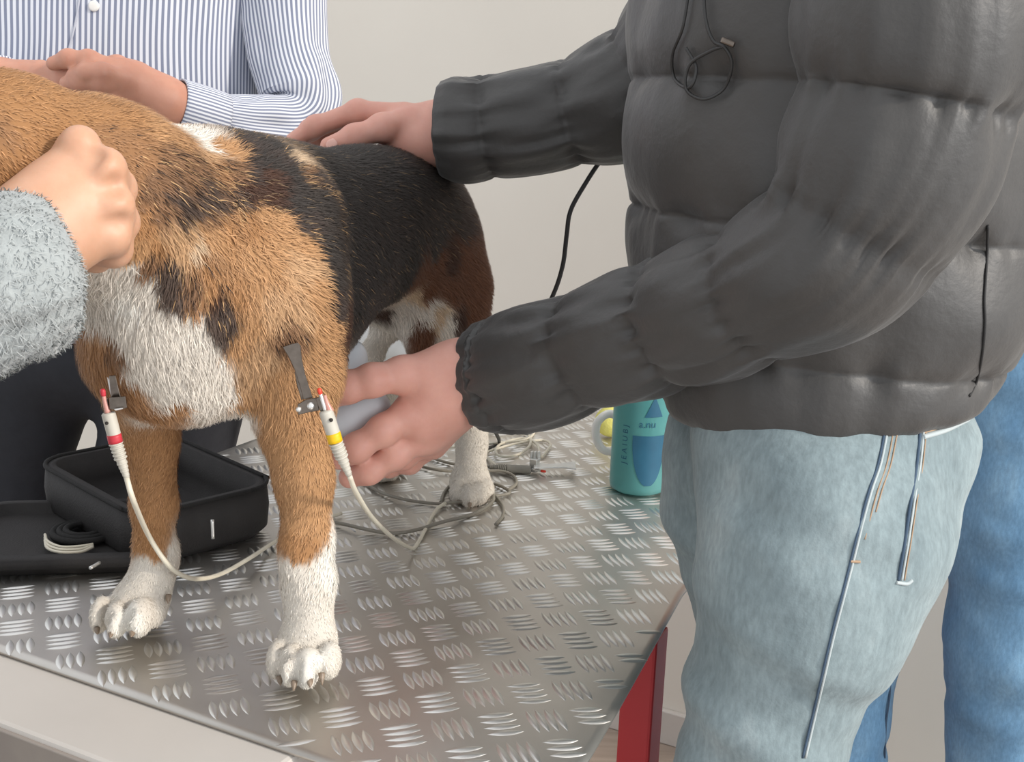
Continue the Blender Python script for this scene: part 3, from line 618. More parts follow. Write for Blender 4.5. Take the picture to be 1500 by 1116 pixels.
cable('side_seam', on_surface(bvh(jacket), [(1447, 330), (1446, 370), (1444, 405), (1442, 440), (1443, 470), (1441, 500), (1437, 530), (1430, 560), (1420, 580)], .0008), .0010, 'jacket_seam', jacket)
# jeans
J = Blob(); P = PY
J.el(P(1215, 645, .90), (.106, .075, .07), None, .04); J.el(P(1140, 650, .99), (.100, .075, .07), None, .04)
J.el(P(1303, 690, .905), (.056, .058, .078), None, .04)
J.chain([(P(1200, 690, .88), .090), (P(1200, 790, .868), .086), (P(1164, 900, .858), .074), (P(1132, 1020, .85), .062), (P(1102, 1160, .845), .057), (np.array([.175, .84, -.62]), .056), (np.array([.165, .84, FLOOR+.05]), .054)], .03)
J.chain([(P(1100, 680, .99), .084), (P(1112, 790, .985), .076), (P(1150, 930, .98), .070), (np.array([.245, .985, -.40]), .064), (np.array([.26, .99, FLOOR+.05]), .054)], .012)
JV, JQ = J.mesh(.0065, 1); JN = vnormals(JV, JQ)
JV = JV+JN*(.0030*vnoise(JV[:, 0]*7, JV[:, 1]*9, JV[:, 2]*24)+.006*np.clip((JV[:, 2]+.14)/.1, 0, 1)*vnoise(JV[:, 0]*5+3, JV[:, 1]*5, JV[:, 2]*34+JV[:, 0]*14)+.0016*vnoise(JV[:, 0]*30, JV[:, 1]*30, JV[:, 2]*60))[:, None]
jeans = mesh('jeans', JV, JQ, 'denim', manJ); tag(jeans, 'faded light blue jeans with tan stitching')
jtr = bvh(jeans)
def seam(pix, name='side_seam', w=.0009, material='seam_light', off=.0002):
    p = on_surface(jtr, pix, off)
    if len(p) > 1: tube(name, p, [w]*len(p), material, jeans, 60, 8)
sm = [(1300, 628), (1298, 642), (1290, 680), (1278, 715), (1268, 750), (1258, 790), (1248, 830), (1235, 880), (1222, 930), (1208, 990), (1195, 1045), (1180, 1110)]
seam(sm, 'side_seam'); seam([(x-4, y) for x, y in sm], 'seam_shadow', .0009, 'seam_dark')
seam([(x+9, y) for x, y in sm[:6]], 'stitching', .0005, 'thread'); seam([(x+15, y) for x, y in sm[:5]], 'stitching', .0005, 'thread')
sp = [(1348, 625), (1347, 640), (1343, 680), (1335, 730), (1326, 790), (1316, 850)]
seam(sp, 'pocket_edge', .0012, 'seam_dark'); seam([(x+5, y) for x, y in sp], 'pocket_edge', .0009, 'seam_light'); seam([(1313, 853), (1328, 855), (1336, 850)], 'pocket_edge', .0014, 'seam_light'); seam([(x+9, y) for x, y in sp], 'stitching', .0005, 'thread')
seam([(1246, 822), (1260, 823)], 'bar_tack', .0011, 'thread', .0006)
seam([(1352, 640), (1385, 630), (1418, 614)], 'waistband_edge', .0020, 'seam_light'); seam([(1352, 634), (1385, 624), (1414, 609)], 'stitching', .0007, 'thread')
shoes(manJ, [(.165, .84), (.26, 1.0)], DIR)
# cord loops and clip hanging on the chest of the jacket
lp = lambda pix, off=.006: on_surface(jtree, pix, off)
cord = empty('lanyard_cord', lp([(1050, 90)])[0]); tag(cord, 'thin black looped cord with a metal clip hanging on the jacket chest', 'cord')
for pts in ([(1030, -20), (1034, 30), (1045, 60), (1062, 70), (1072, 95), (1060, 130), (1030, 145), (1005, 130), (1010, 95), (1040, 75), (1060, 68)], [(1010, -20), (1000, 40), (985, 80), (988, 115), (1010, 128), (1020, 100), (1005, 70)]):
    ch(cable('cord_loop', lp(pts), .0012, 'cable_black', cord, 80))
q = lp([(1066, 62)], .009)[0]; ch(box('metal_clip', q, ((.9, .1, -.3), (0, 1, 0), (.3, 0, .9)), (.005, .002, .002), 'dsteel', cord, .001))

# ---- man in the striped shirt
SD = np.array([.35, -.94, 0])
handC = hand_blob([
    [(176, 103, 1.355, .0112), (130, 88, 1.342, .0098), (100, 86, 1.340, .0090), (78, 93, 1.342, .0078)],
    [(184, 115, 1.346, .0112), (150, 107, 1.328, .0098), (126, 106, 1.326, .0090), (108, 110, 1.330, .0078)],
    [(190, 125, 1.352, .0115), (150, 122, 1.332, .0102), (118, 120, 1.332, .0094), (98, 122, 1.336, .0082)],
    [(198, 138, 1.358, .0105), (160, 140, 1.342, .0092), (132, 138, 1.342, .0085), (112, 138, 1.346, .0074)],
    [(200, 112, 1.372, .0130), (172, 98, 1.378, .0115), (150, 94, 1.385, .0095)]],
    [[(300, 168, 1.41, .024), (240, 150, 1.385, .025)], [(238, 146, 1.382, .024), (182, 106, 1.360, .0150)], [(238, 150, 1.382, .024), (188, 118, 1.356, .0150)], [(240, 154, 1.380, .023), (194, 132, 1.360, .0145)], [(225, 138, 1.380, .020), (200, 112, 1.372, .014)]])
handD = hand_blob([
    [(62, 108, 1.372, .0120), (92, 102, 1.358, .0105), (112, 112, 1.352, .0095), (124, 124, 1.352, .0082)],
    [(60, 118, 1.372, .0120), (95, 118, 1.356, .0105), (120, 128, 1.352, .0095), (132, 136, 1.352, .0082)],
    [(58, 130, 1.375, .0115), (95, 134, 1.358, .0100), (118, 142, 1.356, .0092), (130, 148, 1.358, .0080)],
    [(55, 142, 1.380, .0105), (90, 150, 1.364, .0092), (110, 156, 1.362, .0085), (122, 160, 1.362, .0075)]],
    [[(-90, 140, 1.41, .024), (-5, 122, 1.395, .025)], [(0, 120, 1.393, .024), (60, 108, 1.375, .0150)], [(0, 124, 1.393, .024), (60, 122, 1.376, .0150)], [(0, 128, 1.393, .024), (58, 136, 1.380, .0145)]])
HS = PY(95, -470, 1.60)
SL = [PY(392, -190, 1.60), PY(408, -60, 1.575), PY(422, 80, 1.535), PY(440, 150, 1.515), PY(425, 184, 1.49), PY(370, 184, 1.45), PY(318, 176, 1.425)]; SR = [PY(-92, -190, 1.62), PY(-110, -60, 1.60), PY(-135, 90, 1.57), PY(-150, 165, 1.55), PY(-130, 190, 1.52), PY(-80, 165, 1.46), PY(-40, 145, 1.43)]
bodyS = join([handC.mesh(.0021, 1), handD.mesh(.0021, 1), limb(SL, [.03]*4+[.026, .024, .022], 24), limb(SR, [.03]*4+[.026, .024, .022], 24), head_parts(HS, SD),
    limb([PY(150, 420, 1.60), PY(140, 100, 1.60), PY(120, -300, 1.61)], [.10, .10, .06], 12, 14), limb([PY(45, 540, 1.585), PY(12, 720, 1.58), np.array([-.66, 1.60, -.45]), np.array([-.68, 1.61, FLOOR+.06])], [.05, .04, .035, .03]), limb([PY(265, 540, 1.57), PY(232, 720, 1.56), np.array([-.44, 1.56, -.45]), np.array([-.44, 1.58, FLOOR+.06])], [.05, .04, .035, .03])])
manS = mesh('person', *bodyS, 'skin2'); tag(manS, 'person in blue striped shirt with hands clasped behind the dog', 'person'); hair_cap(manS, HS, SD)
def srings(y, xl, xr, Y, hy): a, b = PY(xl, y, Y), PY(xr, y, Y); return ((a+b)/2, (b[0]-a[0])/2, hy, 0.)
st = [srings(480, -60, 372, 1.585, .11), srings(380, -70, 385, 1.585, .118), srings(200, -80, 385, 1.585, .122), srings(60, -82, 392, 1.59, .12), srings(-80, -90, 400, 1.60, .115), srings(-190, -80, 395, 1.61, .10), srings(-250, 10, 300, 1.61, .075)]
fold = lambda s, th: .004*vnoise(np.cos(th)*3, np.sin(th)*3, s*7)+.0022*vnoise(np.cos(th)*7+5, np.sin(th)*7, s*9)
V, Fl, t_, s_, S = ring_loft(st, 110, 160, fold)
shirt = mesh('shirt', V, Fl, 'shirt', manS); tag(shirt, 'white cotton shirt with fine blue stripes')
vx = V[:, 0]; hx_ = np.interp(V[:, 2], S[::-1, 2] if S[0, 2] > S[-1, 2] else S[:, 2], S[::-1, 0] if S[0, 2] > S[-1, 2] else S[:, 0])
ta = np.concatenate([t_.ravel(), [0, 0]]); attr(shirt.data, 'stripe', (ta-math.pi*1.5)*.165*.92+.006*vnoise(V[:, 0]*5, V[:, 2]*6))
def sleeve(pts, rad, n=110, seg=72, up=(0, 1, 0)):
    d = lambda s, th: .0045*np.clip((s-.18)/.1, .4, 1)*vnoise(np.cos(th)*2.5+7, np.sin(th)*2.5, s*34)+.004*vnoise(np.cos(th)*2+3, np.sin(th)*2, s*9)
    V, Fl, (th, s, R) = tubev(pts, rad, n, seg, disp=d, up=up, weld=False); o = mesh('sleeve', V, Fl, 'shirt', shirt)
    attr(o.data, 'stripe', np.concatenate([th*.046, [0, 0]])); return o
sleeve(SL, [.066, .058, .050, .050, .044, .036, .031])
sleeve(SR, [.066, .058, .050, .050, .044, .036, .031])
def cuff(a, b, r):
    V, Fl, (th, s, R) = tubev([a, (a+b)/2, b], [r, r*1.02, r], 12, 40, up=(0, 1, 0), weld=False, caps=False); o = mesh('cuff', V, Fl, 'shirt', shirt); attr(o.data, 'stripe', th*.04); sol = o.modifiers.new('thick', 'SOLIDIFY'); sol.thickness = .0022
cuff(PY(322, 177, 1.427), PY(257, 157, 1.395), .0335); cuff(PY(-48, 146, 1.432), PY(14, 124, 1.40), .0335)
stree = bvh(shirt)
pk = [(98, 85), (104, 60), (112, 25), (118, -20), (122, -80)]; p = on_surface(stree, pk, .0008)
if len(p) > 2: tube('placket_edge', p, [.0013]*len(p), M['shirt'], shirt, 40, 8)
for x, y in ((138, 9), (150, -95)):
    c, n = cast(stree, x, y)
    if c is not None:
        V, Fl, _ = tubev([c+n*.0002, c+n*.0012, c+n*.0026, c+n*.003], [.0062, .0066, .006, .0045], 8, 20); b_ = mesh('button', V, Fl, 'mug', shirt)
# trousers
T = Blob(); T.el(PY(155, 510, 1.585), (.165, .105, .09), None, .04)
T.chain([(PY(45, 540, 1.585), .092), (PY(10, 720, 1.58), .070), (np.array([-.66, 1.60, -.45]), .066), (np.array([-.68, 1.61, FLOOR+.05]), .055)], .03)
T.chain([(PY(265, 540, 1.57), .096), (PY(232, 720, 1.56), .088), (np.array([-.44, 1.56, -.45]), .068), (np.array([-.44, 1.58, FLOOR+.05]), .055)], .03)
V, Q = T.mesh(.009, 1); mesh('trousers', V, Q, 'navy', manS); shoes(manS, [(-.68, 1.61), (-.44, 1.58)], SD)

# ---- person with the pale grey fleece sleeve (only forearm and hand in view)
handE = hand_blob([
    [(117, 213, .706, .0120), (134, 238, .735, .0108), (118, 270, .752, .0095), (100, 275, .748, .0085)],
    [(153, 247, .700, .0130), (168, 276, .728, .0112), (148, 305, .748, .0098), (128, 302, .745, .0085)],
    [(166, 300, .698, .0125), (174, 325, .724, .0105), (150, 345, .745, .0095), (130, 335, .745, .0085)],
    [(164, 344, .700, .0110), (166, 365, .722, .0095), (140, 375, .738, .0085), (120, 362, .738, .0075)],
    [(70, 262, .715, .0120), (92, 232, .728, .0110), (112, 222, .740, .0095)]],
    [[(-60, 420, .665, .026), (40, 350, .685, .026)], [(55, 325, .688, .025), (104, 232, .708, .0115)], [(62, 330, .690, .024), (136, 262, .704, .0120)], [(70, 340, .688, .023), (150, 306, .704, .0120)], [(75, 355, .688, .021), (154, 345, .702, .0115)], [(85, 295, .696, .020), (108, 300, .698, .020)]])
FE = np.array([-.55, .52, .12]); FS = np.array([-.66, .42, .50])
handE.rc(PY(137, 224, .690), .006, PY(128, 245, .685), .003, .006, None, True).rc(PY(172, 272, .690), .005, PY(150, 280, .682), .002, .006, None, True).rc(PY(180, 326, .690), .004, PY(155, 328, .682), .002, .006, None, True)
bodyF = join([handE.mesh(.0017, 1), limb([FS, FE, PY(-20, 400, .675)], [.04, .036, .024]), limb([np.array([-.80, .42, -.05]), np.array([-.80, .40, .30]), np.array([-.82, .40, .62])], [.10, .10, .05], 12, 14), head_parts((-.80, .42, .80), (1, .5, 0)),
    limb([np.array([-.76, .42, -.05]), np.array([-.74, .44, FLOOR+.06])], [.06, .035]), limb([np.array([-.88, .42, -.05]), np.array([-.92, .40, FLOOR+.06])], [.06, .035])])
perF = mesh('person', *bodyF, 'skin3'); tag(perF, 'person in pale grey fleece, only hand and sleeve at the dog\'s neck', 'person'); hair_cap(perF, (-.80, .42, .80), (1, .5, 0))
fw = lambda s, th: .0035*vnoise(np.cos(th)*3, np.sin(th)*3, s*18)+.0012*vnoise(np.cos(th)*9, np.sin(th)*9, s*60)
fp = [FS, (FS+FE)/2+np.array([-.01, -.01, -.02]), FE, PY(-190, 500, .64), PY(-40, 420, .655), PY(50, 402, .665), PY(95, 396, .672), PY(112, 392, .676)]
V, Fl, _ = tubev(fp, [.075, .066, .062, .058, .0505, .0455, .034, .012], 120, 60, disp=fw)
V2, F2, *_ = ring_loft([((-.80, .42, -.08), .17, .12, 0), ((-.80, .42, .1), .18, .13, 0), ((-.80, .41, .4), .19, .125, 0), ((-.80, .40, .56), .16, .10, 0), ((-.80, .40, .62), .07, .06, 0)], 40, 40, fw)
sweater = mesh('fleece_sweater', V2, F2, 'fleece', perF); slv = mesh('sleeve', V, Fl, 'fleece', sweater); tag(slv, 'fuzzy pale grey fleece sleeve')
Qs = np.array([f for f in Fl if len(f) == 4]); fnN = vnormals(V, Qs); sel = (V[Qs].mean(1)[:, 1] > .58); Qs = Qs[sel]
if fnN[Qs[0, 0]]@(V[Qs[0, 0]]-V[Qs[:60].ravel()].mean(0)) < 0: fnN = -fnN
o = fur('sleeve_pile', slv, V, Qs, fnN, 26000, lambda P: np.full(len(P), .0045), .00028, lambda P, n: np.tile([.5, 0, -.6], (len(P), 1))+RNG.normal(0, .7, (len(P), 3)), None, .8, 'fleece_fur')
Tq = Blob(); Tq.el((-.80, .42, -.10), (.16, .11, .08), None, .04); Tq.chain([(np.array([-.73, .43, -.12]), .09), (np.array([-.74, .44, FLOOR+.05]), .055)], .03); Tq.chain([(np.array([-.88, .42, -.12]), .09), (np.array([-.92, .40, FLOOR+.05]), .055)], .03)
V, Q = Tq.mesh(.011, 1); mesh('trousers', V, Q, 'navy', perF); shoes(perF, [(-.74, .44), (-.92, .40)], np.array([.89, .45, 0]))

# ---- person in blue jeans behind
QJ = Blob(); QJ.el(PY(1475, 500, 1.72), (.14, .12, .10), None, .04)
QJ.chain([(PY(1500, 560, 1.70), .112), (PY(1490, 760, 1.69), .100), (PY(1480, 950, 1.69), .092), (np.array([.80, 1.68, -.62]), .080), (np.array([.79, 1.68, FLOOR+.05]), .072)], .03)
QJ.chain([(PY(1340, 560, 1.80), .100), (PY(1275, 780, 1.80), .086), (PY(1248, 950, 1.79), .074), (np.array([.565, 1.78, -.62]), .072), (np.array([.55, 1.78, FLOOR+.05]), .066)], .03)
V, Q = QJ.mesh(.009, 1); N_ = vnormals(V, Q); V = V+N_*(.007*vnoise(V[:, 0]*8, V[:, 1]*8, V[:, 2]*22)+.003*vnoise(V[:, 0]*20, V[:, 1]*20, V[:, 2]*40))[:, None]
HB = PY(1560, -250, 1.74); BDIR = np.array([-1, -.2, 0])
bodyB = join([head_parts(HB, BDIR), limb([PY(1490, 500, 1.72), PY(1540, 100, 1.72), PY(1555, -130, 1.74)], [.09, .09, .05], 12, 14), limb([PY(1500, 560, 1.70), PY(1480, 950, 1.69), np.array([.80, 1.68, -.62]), np.array([.79, 1.68, FLOOR+.06])], [.06, .05, .04, .03]), limb([PY(1340, 560, 1.80), PY(1248, 950, 1.79), np.array([.56, 1.78, -.62]), np.array([.55, 1.78, FLOOR+.06])], [.05, .04, .035, .03])])
perB = mesh('person', *bodyB, 'skin2'); tag(perB, 'person in blue jeans standing behind the person in the puffer jacket', 'person'); hair_cap(perB, HB, BDIR)
bj = mesh('jeans', V, Q, 'denim_blue', perB); btr = bvh(bj)
for px in ([(1330, 880), (1322, 930), (1312, 960), (1312, 1010), (1306, 1060), (1304, 1110)],):
    p = on_surface(btr, [(x-8, y) for x, y in px], .0008)
    if len(p) > 1: tube('side_seam', p, [.0016]*len(p), 'seam_dark', bj, 50, 8)
V, Fl, *_ = ring_loft([(PY(1508, 432, 1.72), .128, .13, 0), (PY(1514, 400, 1.72), .138, .14, 0), (PY(1530, 250, 1.72), .15, .15, 0), (PY(1545, 60, 1.72), .16, .16, 0), (PY(1550, -60, 1.73), .12, .12, 0), (PY(1552, -110, 1.74), .06, .06, 0)], 60, 60, fold)
bs = mesh('knit_sweater', V, Fl, 'tan_knit', perB)
for sgn, sy in ((1, .13), (-1, -.17)): tube('sleeve', [PY(1548, -20, 1.72)+np.array([.05, sy, 0]), PY(1600, 200, 1.72)+np.array([.09, sy*1.15, 0]), PY(1620, 400, 1.72)+np.array([.05, sy, 0])], [.07, .06, .05], 'tan_knit', bs, 30, 20)
shoes(perB, [(.79, 1.68), (.55, 1.78)], np.array([-.98, -.2, 0]))

# ================================================================== ELECTRODE CLIPS AND LEADS
VD = -ray(450, 560)/np.linalg.norm(ray(450, 560))      # towards the lens side of the leg
def px3(pix, Y): return [PY(x, y, Y) for x, y in pix]
def ring_band(name, a, b, r, material, parent, n=6, seg=20): V, Fl, _ = tubev([a, (np.asarray(a)+b)/2, b], [r]*3, n, seg); return ch(mesh(name, V, Fl, material, parent))
def connector(parent, a, b, c, d, r, band, body='plastic_grey', Yoff=0):
    """a-b smooth body, band after b, ribbed relief from c to d"""
    a, b, c, d = map(np.asarray, (a, b, c, d)); k = ch(tube('connector', [a, a+(b-a)*.06, b, c], [r*.8, r, r, r*1.0], body, parent, 24, 20))
    if band: t = tubev([b-(b-a)*.02, c], [r*1.05]*2, 4, 20)[:2]; mesh('colour_band', *t, band, k)
    n = 5
    for i in range(n):
        p = c+(d-c)*(i/n*.5); q_ = c+(d-c)*((i+.6)/n*.5); rr = r*(1.06-.08*i/n); mesh('grip_ridge', *tubev([p, (p+q_)/2, q_], [rr*.9, rr, rr*.9], 8, 20)[:2], body, k)
    mid = c+(d-c)*.45; mesh('strain_relief', *tubev([c, mid, d], [r*.9, r*.75, r*.42], 16, 16)[:2], body, k)
    for i in range(4):
        p = c+(d-c)*(.55+.11*i); q_ = p+(d-c)*.05; rr = r*(.78-.09*i); mesh('grip_ridge', *tubev([p, q_], [rr]*2, 4, 16)[:2], body, k)
    return k
c4 = lambda X, Y: (380+X/4.464, 470+Y/4.464)
Y1 = min(cast(dtree, x, y)[0][1] for x, y in ((430, 515), (440, 540), (455, 585), (465, 600), (470, 620)))-.010
clip1 = empty('electrode_clip', PY(452, 590, Y1)); tag(clip1, 'electrode clip with yellow band on the near front leg', 'electrode clip', 'electrode clips')
def clip_plate(name, pix, Y, th, material, parent, rot=None): return ch(bev(mesh(name, *plate(px3(pix, Y), th, VD), material, parent, False), .0004, 1))
clip_plate('jaw_plate', [c4(*p) for p in ((150, 170), (200, 152), (250, 140), (268, 160), (278, 250), (300, 350), (350, 505), (288, 515), (262, 420), (228, 315), (190, 235))], Y1, .0010, 'dsteel', clip1)
clip_plate('jaw_plate', [c4(*p) for p in ((228, 330), (245, 340), (290, 505), (275, 520), (245, 420))], Y1+.006, .0008, 'dsteel', clip1)
clip_plate('hinge_bracket', [c4(*p) for p in ((248, 545), (300, 515), (375, 500), (392, 586), (330, 596), (255, 614))], Y1-.0015, .0022, 'dsteel', clip1)
clip_plate('pin_holder', [c4(*p) for p in ((366, 505), (408, 488), (440, 578), (396, 590))], Y1-.003, .0030, 'dsteel', clip1)
for X, Yy, r in ((336, 555, .0027), (256, 578, .0020)): a = PY(*c4(X, Yy), Y1-.004); ch(mesh('screw', *tubev([a, a+VD*.0008, a+VD*.0018], [r, r, r*.6], 6, 14)[:2], 'chrome', clip1))
ch(tube('pin', px3([c4(398, 470), c4(412, 520), c4(432, 590)], Y1-.007), [.0014]*3, 'chrome', clip1, 10, 10)); ch(tube('pin', px3([c4(428, 485), c4(440, 530), c4(462, 592)], Y1-.006), [.0011, .0015, .003], 'pinkpin', clip1, 10, 10))
V, Q = Blob().rc(PY(*c4(392, 452), Y1-.007), .0017, PY(*c4(398, 472), Y1-.007), .0017).mesh(.0007, 1); ch(mesh('red_tip', V, Q, 'redtip', clip1))
k = connector(clip1, PY(*c4(432, 585), Y1-.007), PY(*c4(482, 735), Y1-.006), PY(*c4(498, 792), Y1-.006), PY(*c4(588, 1010), Y1-.001), .0050, 'yellow')
a = PY(*c4(469, 648), Y1-.0115); mesh('dark_hole', *tubev([a, a+VD*.0008], [.0014]*2, 3, 12)[:2], 'hole', k)
w1 = [PY(512, 697, Y1-.001), PY(522, 722, Y1+.025), PY(545, 758, .93), PY(575, 787, 1.02), PY(598, 801, 1.085), PY(608, 801, 1.105), PZ(622, 777, .004), PZ(638, 748, .004), PZ(652, 737, .005)]
c1_ = ch(cable('lead_cable', w1, .0020, 'cable_cream', clip1, 90))
c5 = lambda X, Y: (120+X/5.58, 520+Y/5.58)
Y2 = min([.868]+[cast(dtree, x, y)[0][1]-.010 for x, y in ((165, 560), (172, 580), (160, 570), (180, 590)) if cast(dtree, x, y)[0] is not None])
clip2 = empty('electrode_clip', PY(165, 590, Y2)); tag(clip2, 'electrode clip with red band on the far front leg', 'electrode clip', 'electrode clips')
clip_plate('jaw_plate', [c5(*p) for p in ((222, 170), (275, 165), (292, 240), (318, 345), (238, 350))], Y2, .0010, 'dsteel', clip2)
clip_plate('jaw_plate', [c5(*p) for p in ((205, 180), (232, 180), (255, 345), (240, 350))], Y2+.008, .0008, 'chrome', clip2)
clip_plate('hinge_bracket', [c5(*p) for p in ((228, 345), (360, 335), (375, 430), (300, 455), (232, 440))], Y2-.002, .0040, 'dsteel', clip2)
clip_plate('bracket_lip', [c5(*p) for p in ((268, 440), (340, 428), (342, 440), (280, 455))], Y2-.004, .0040, 'chrome', clip2)
ch(tube('pin', px3([c5(175, 320), c5(190, 390), c5(212, 470)], Y2-.004), [.0013, .0016, .0022], 'pinkpin', clip2, 10, 10)); ch(tube('pin', px3([c5(200, 350), c5(212, 400), c5(228, 470)], Y2-.002), [.0012]*3, 'dsteel', clip2, 10, 10))
V, Q = Blob().rc(PY(*c5(170, 295), Y2-.004), .0020, PY(*c5(176, 325), Y2-.004), .0018).mesh(.0007, 1); ch(mesh('red_tip', V, Q, 'redband', clip2))
k = connector(clip2, PY(*c5(214, 468), Y2-.003), PY(*c5(262, 650), Y2-.003), PY(*c5(276, 715), Y2-.003), PY(*c5(368, 1005), Y2-.003), .0047, 'redband')
a = PY(*c5(203, 557), Y2-.008); mesh('dark_hole', *tubev([a, a+VD*.0008], [.0012]*2, 3, 12)[:2], 'hole', k)
w2 = [PY(185, 698, Y2-.003), PY(196, 735, Y2), PY(218, 785, .878), PY(242, 822, .885), PY(262, 840, .90), PY(290, 848, .93), PY(325, 840, .985), PY(368, 816, 1.035), PZ(412, 788, .004), PZ(470, 762, .004), PZ(500, 752, .004)]
ch(cable('lead_cable', w2, .0020, 'cable_cream', clip2, 100))
# loose clip lying on the plate
clip3 = empty('electrode_clip', PZ(790, 690, .0)); tag(clip3, 'silver electrode clip lying loose on the tread plate', 'electrode clip', 'electrode clips')
g = lambda x, y, z=.006: PZ(x, y, z)
connector(clip3, g(778, 688), g(752, 687), g(742, 686.5), g(716, 684), .0052, None, 'plastic_dgrey')
ch(bev(mesh('jaw_plate', *plate([g(782, 679, .010), g(800, 681, .010), g(824, 680, .010), g(843, 677, .010), g(844, 688, .010), g(825, 686, .010), g(800, 686, .010), g(782, 687, .010)], .0016, ez), 'zinc', clip3, False), .0004, 1))
ch(box('hinge_bracket', g(783, 681, .010), (e1, e2, ez), (.0050, .0045, .008), 'chrome', clip3, .001))
for dx in (-4, 1, 6): ch(box('bracket_prong', g(783+dx, 668, .019), (e1, e2, ez), (.0012, .003, .006), 'zinc', clip3, .0005))
ch(tube('pin', [g(776, 687), g(795, 690)], [.0014]*2, 'chrome', clip3, 6, 10)); V, Q = Blob().rc(g(793, 689.7), .0017, g(798, 690.5), .0017).mesh(.0008, 1); ch(mesh('red_tip', V, Q, 'redtip', clip3))
def ground(name, pix, r, material, label, lift=.0):
    pts = [PZ(x, y, r+.0012+(lift*(i % 3))) for i, (x, y) in enumerate(pix)]; o = cable(name, pts, r, material, None, 30+10*len(pts)); tag(o, label, 'cable', 'cables tangled on the tread plate'); return o
ch(cable('lead_cable', [g(717, 684), g(700, 683, .004), g(672, 681, .004), g(640, 673, .004), g(606, 659, .004), g(585, 645, .004)], .0019, 'cable_grey', clip3, 60))
ground('cable', [(530, 704), (556, 720), (590, 731), (630, 737), (652, 737), (690, 733), (722, 727), (746, 722), (738, 714), (722, 708)], .0019, 'cable_grey', 'grey cable running from the far hind paw past the near hind paw', .001)
ground('cable', [(470, 764), (500, 767), (540, 776), (575, 781), (610, 776), (650, 764), (690, 754), (716, 740), (723, 728), (715, 714), (695, 707), (668, 706), (652, 720), (646, 735)], .0020, 'cable_grey', 'dark grey cable in front of the near hind paw', .0015)
ground('cable', [(585, 672), (610, 681), (640, 688), (672, 691), (705, 690), (735, 690), (752, 697), (756, 708), (744, 718)], .0019, 'cable_grey', 'grey cable crossing behind the near hind leg', .001)
ground('cable', [(600, 632), (650, 640), (700, 634), (745, 629), (772, 636), (777, 650), (762, 664), (738, 669), (726, 662), (734, 650), (765, 642), (786, 650), (791, 668)], .0017, 'cable_cream', 'cream cable in a small loop behind the loose silver clip', .002)
ground('cable', [(640, 622), (690, 628), (740, 626), (780, 618), (782, 634), (768, 644), (735, 648), (690, 652), (650, 656)], .0017, 'cable_cream', 'cream cable near the black sleeve, farthest of the tangle', .002)
ground('cable', [(793, 670), (803, 658), (806, 650), (796, 645), (770, 647), (735, 655), (712, 664), (720, 676), (728, 683)], .0017, 'cable_cream', 'cream cable curling up to the loose silver clip', .002)
ground('cable', [(722, 722), (736, 740), (736, 756), (726, 768)], .0017, 'cable_grey', 'short grey cable end hanging past the near hind paw', .0)
# black cord from the far sleeve down behind the near arm to the table
bc = [PY(905, 205, 1.20), PY(880, 235, 1.20), PY(858, 268, 1.20), PY(836, 308, 1.20), PY(830, 345, 1.20), PY(824, 390, 1.205), PY(808, 437, 1.21), PY(770, 510, 1.23), PY(722, 570, 1.26), PY(712, 596, 1.30), PY(722, 625, 1.38), PZ(731, 648, .003), PZ(712, 657, .003), PZ(690, 661, .003)]
tag(cable('cord', bc, .0023, 'cable_black', None, 120), 'thin black cord hanging from the far sleeve down to the table', 'cord')

# ================================================================== WHITE PROBE in the lower hand
prb = empty('handheld_probe', PY(530, 600, .985)); tag(prb, 'white rounded handheld probe gripped under the dog', 'probe')
Pb = Blob(); Pb.chain([(PY(545, 598, .990), .0165), (PY(515, 618, .985), .0175), (PY(470, 645, .98), .0175)], .01); V, Q = Pb.mesh(.002, 1); ch(mesh('handle', V, Q, 'probe', prb))
Pb = Blob(); Pb.chain([(PY(511, 522, 1.01), .0160), (PY(500, 545, 1.005), .0205), (PY(480, 590, .995), .018)], .01); Pb.rc(PY(482, 570, 1.0), .017, PY(480, 635, .985), .016, .012); V, Q = Pb.mesh(.002, 1); ch(mesh('sensor_head', V, Q, 'probe', prb))

# ================================================================== BLACK CASE
cd = np.array([.70, .71, 0]); cd /= np.linalg.norm(cd); cn = np.array([-cd[1], cd[0], 0]); c0 = PZ(412, 786, 0)
case = empty('equipment_case', c0-cd*.13+cn*.1); tag(case, 'open black fabric equipment case on the table behind the front legs', 'case')
def rbox_shell(name, o0, L, Wd, H, t, r, parent, material, cd=cd, cn=cn):
    """open tray with rounded corners"""
    V, Fl = [], []; seg = 8
    def rr(inset, z):
        pts = []
        for cx, cy, a0 in ((L-r, r, -90), (L-r, Wd-r, 0), (r, Wd-r, 90), (r, r, 180)):
            for s in range(seg+1): a = math.radians(a0+90*s/seg); q = max(r-inset, .004); pts.append(o0-cd*(L-(cx+q*math.cos(a)))+cn*(cy+q*math.sin(a))+ez*z)
        return pts
    rings = [rr(.012, .001), rr(.0, .012), rr(-.002, H*.6), rr(0, H), rr(t, H+.001), rr(t*1.1, H*.5), rr(t*1.4, .010)]; n = len(rings[0])
    for q in rings: V += q
    for i in range(len(rings)-1):
        for j in range(n): Fl.append([i*n+j, i*n+(j+1) % n, (i+1)*n+(j+1) % n, (i+1)*n+j])
    Fl.append(list(range(n))[::-1]); Fl.append([(len(rings)-1)*n+j for j in range(n)])
    return ch(mesh(name, V, Fl, material, parent)), rings
body, rg = rbox_shell('body', c0, .155, .22, .056, .010, .035, case, 'bag')
zl = [np.asarray(p)+ez*.001 for p in rg[3]]; mesh('zip_line', *tubev(zl+[zl[0]], [.0022]*(len(zl)+1), 120, 8)[:2], 'bag_in', body)
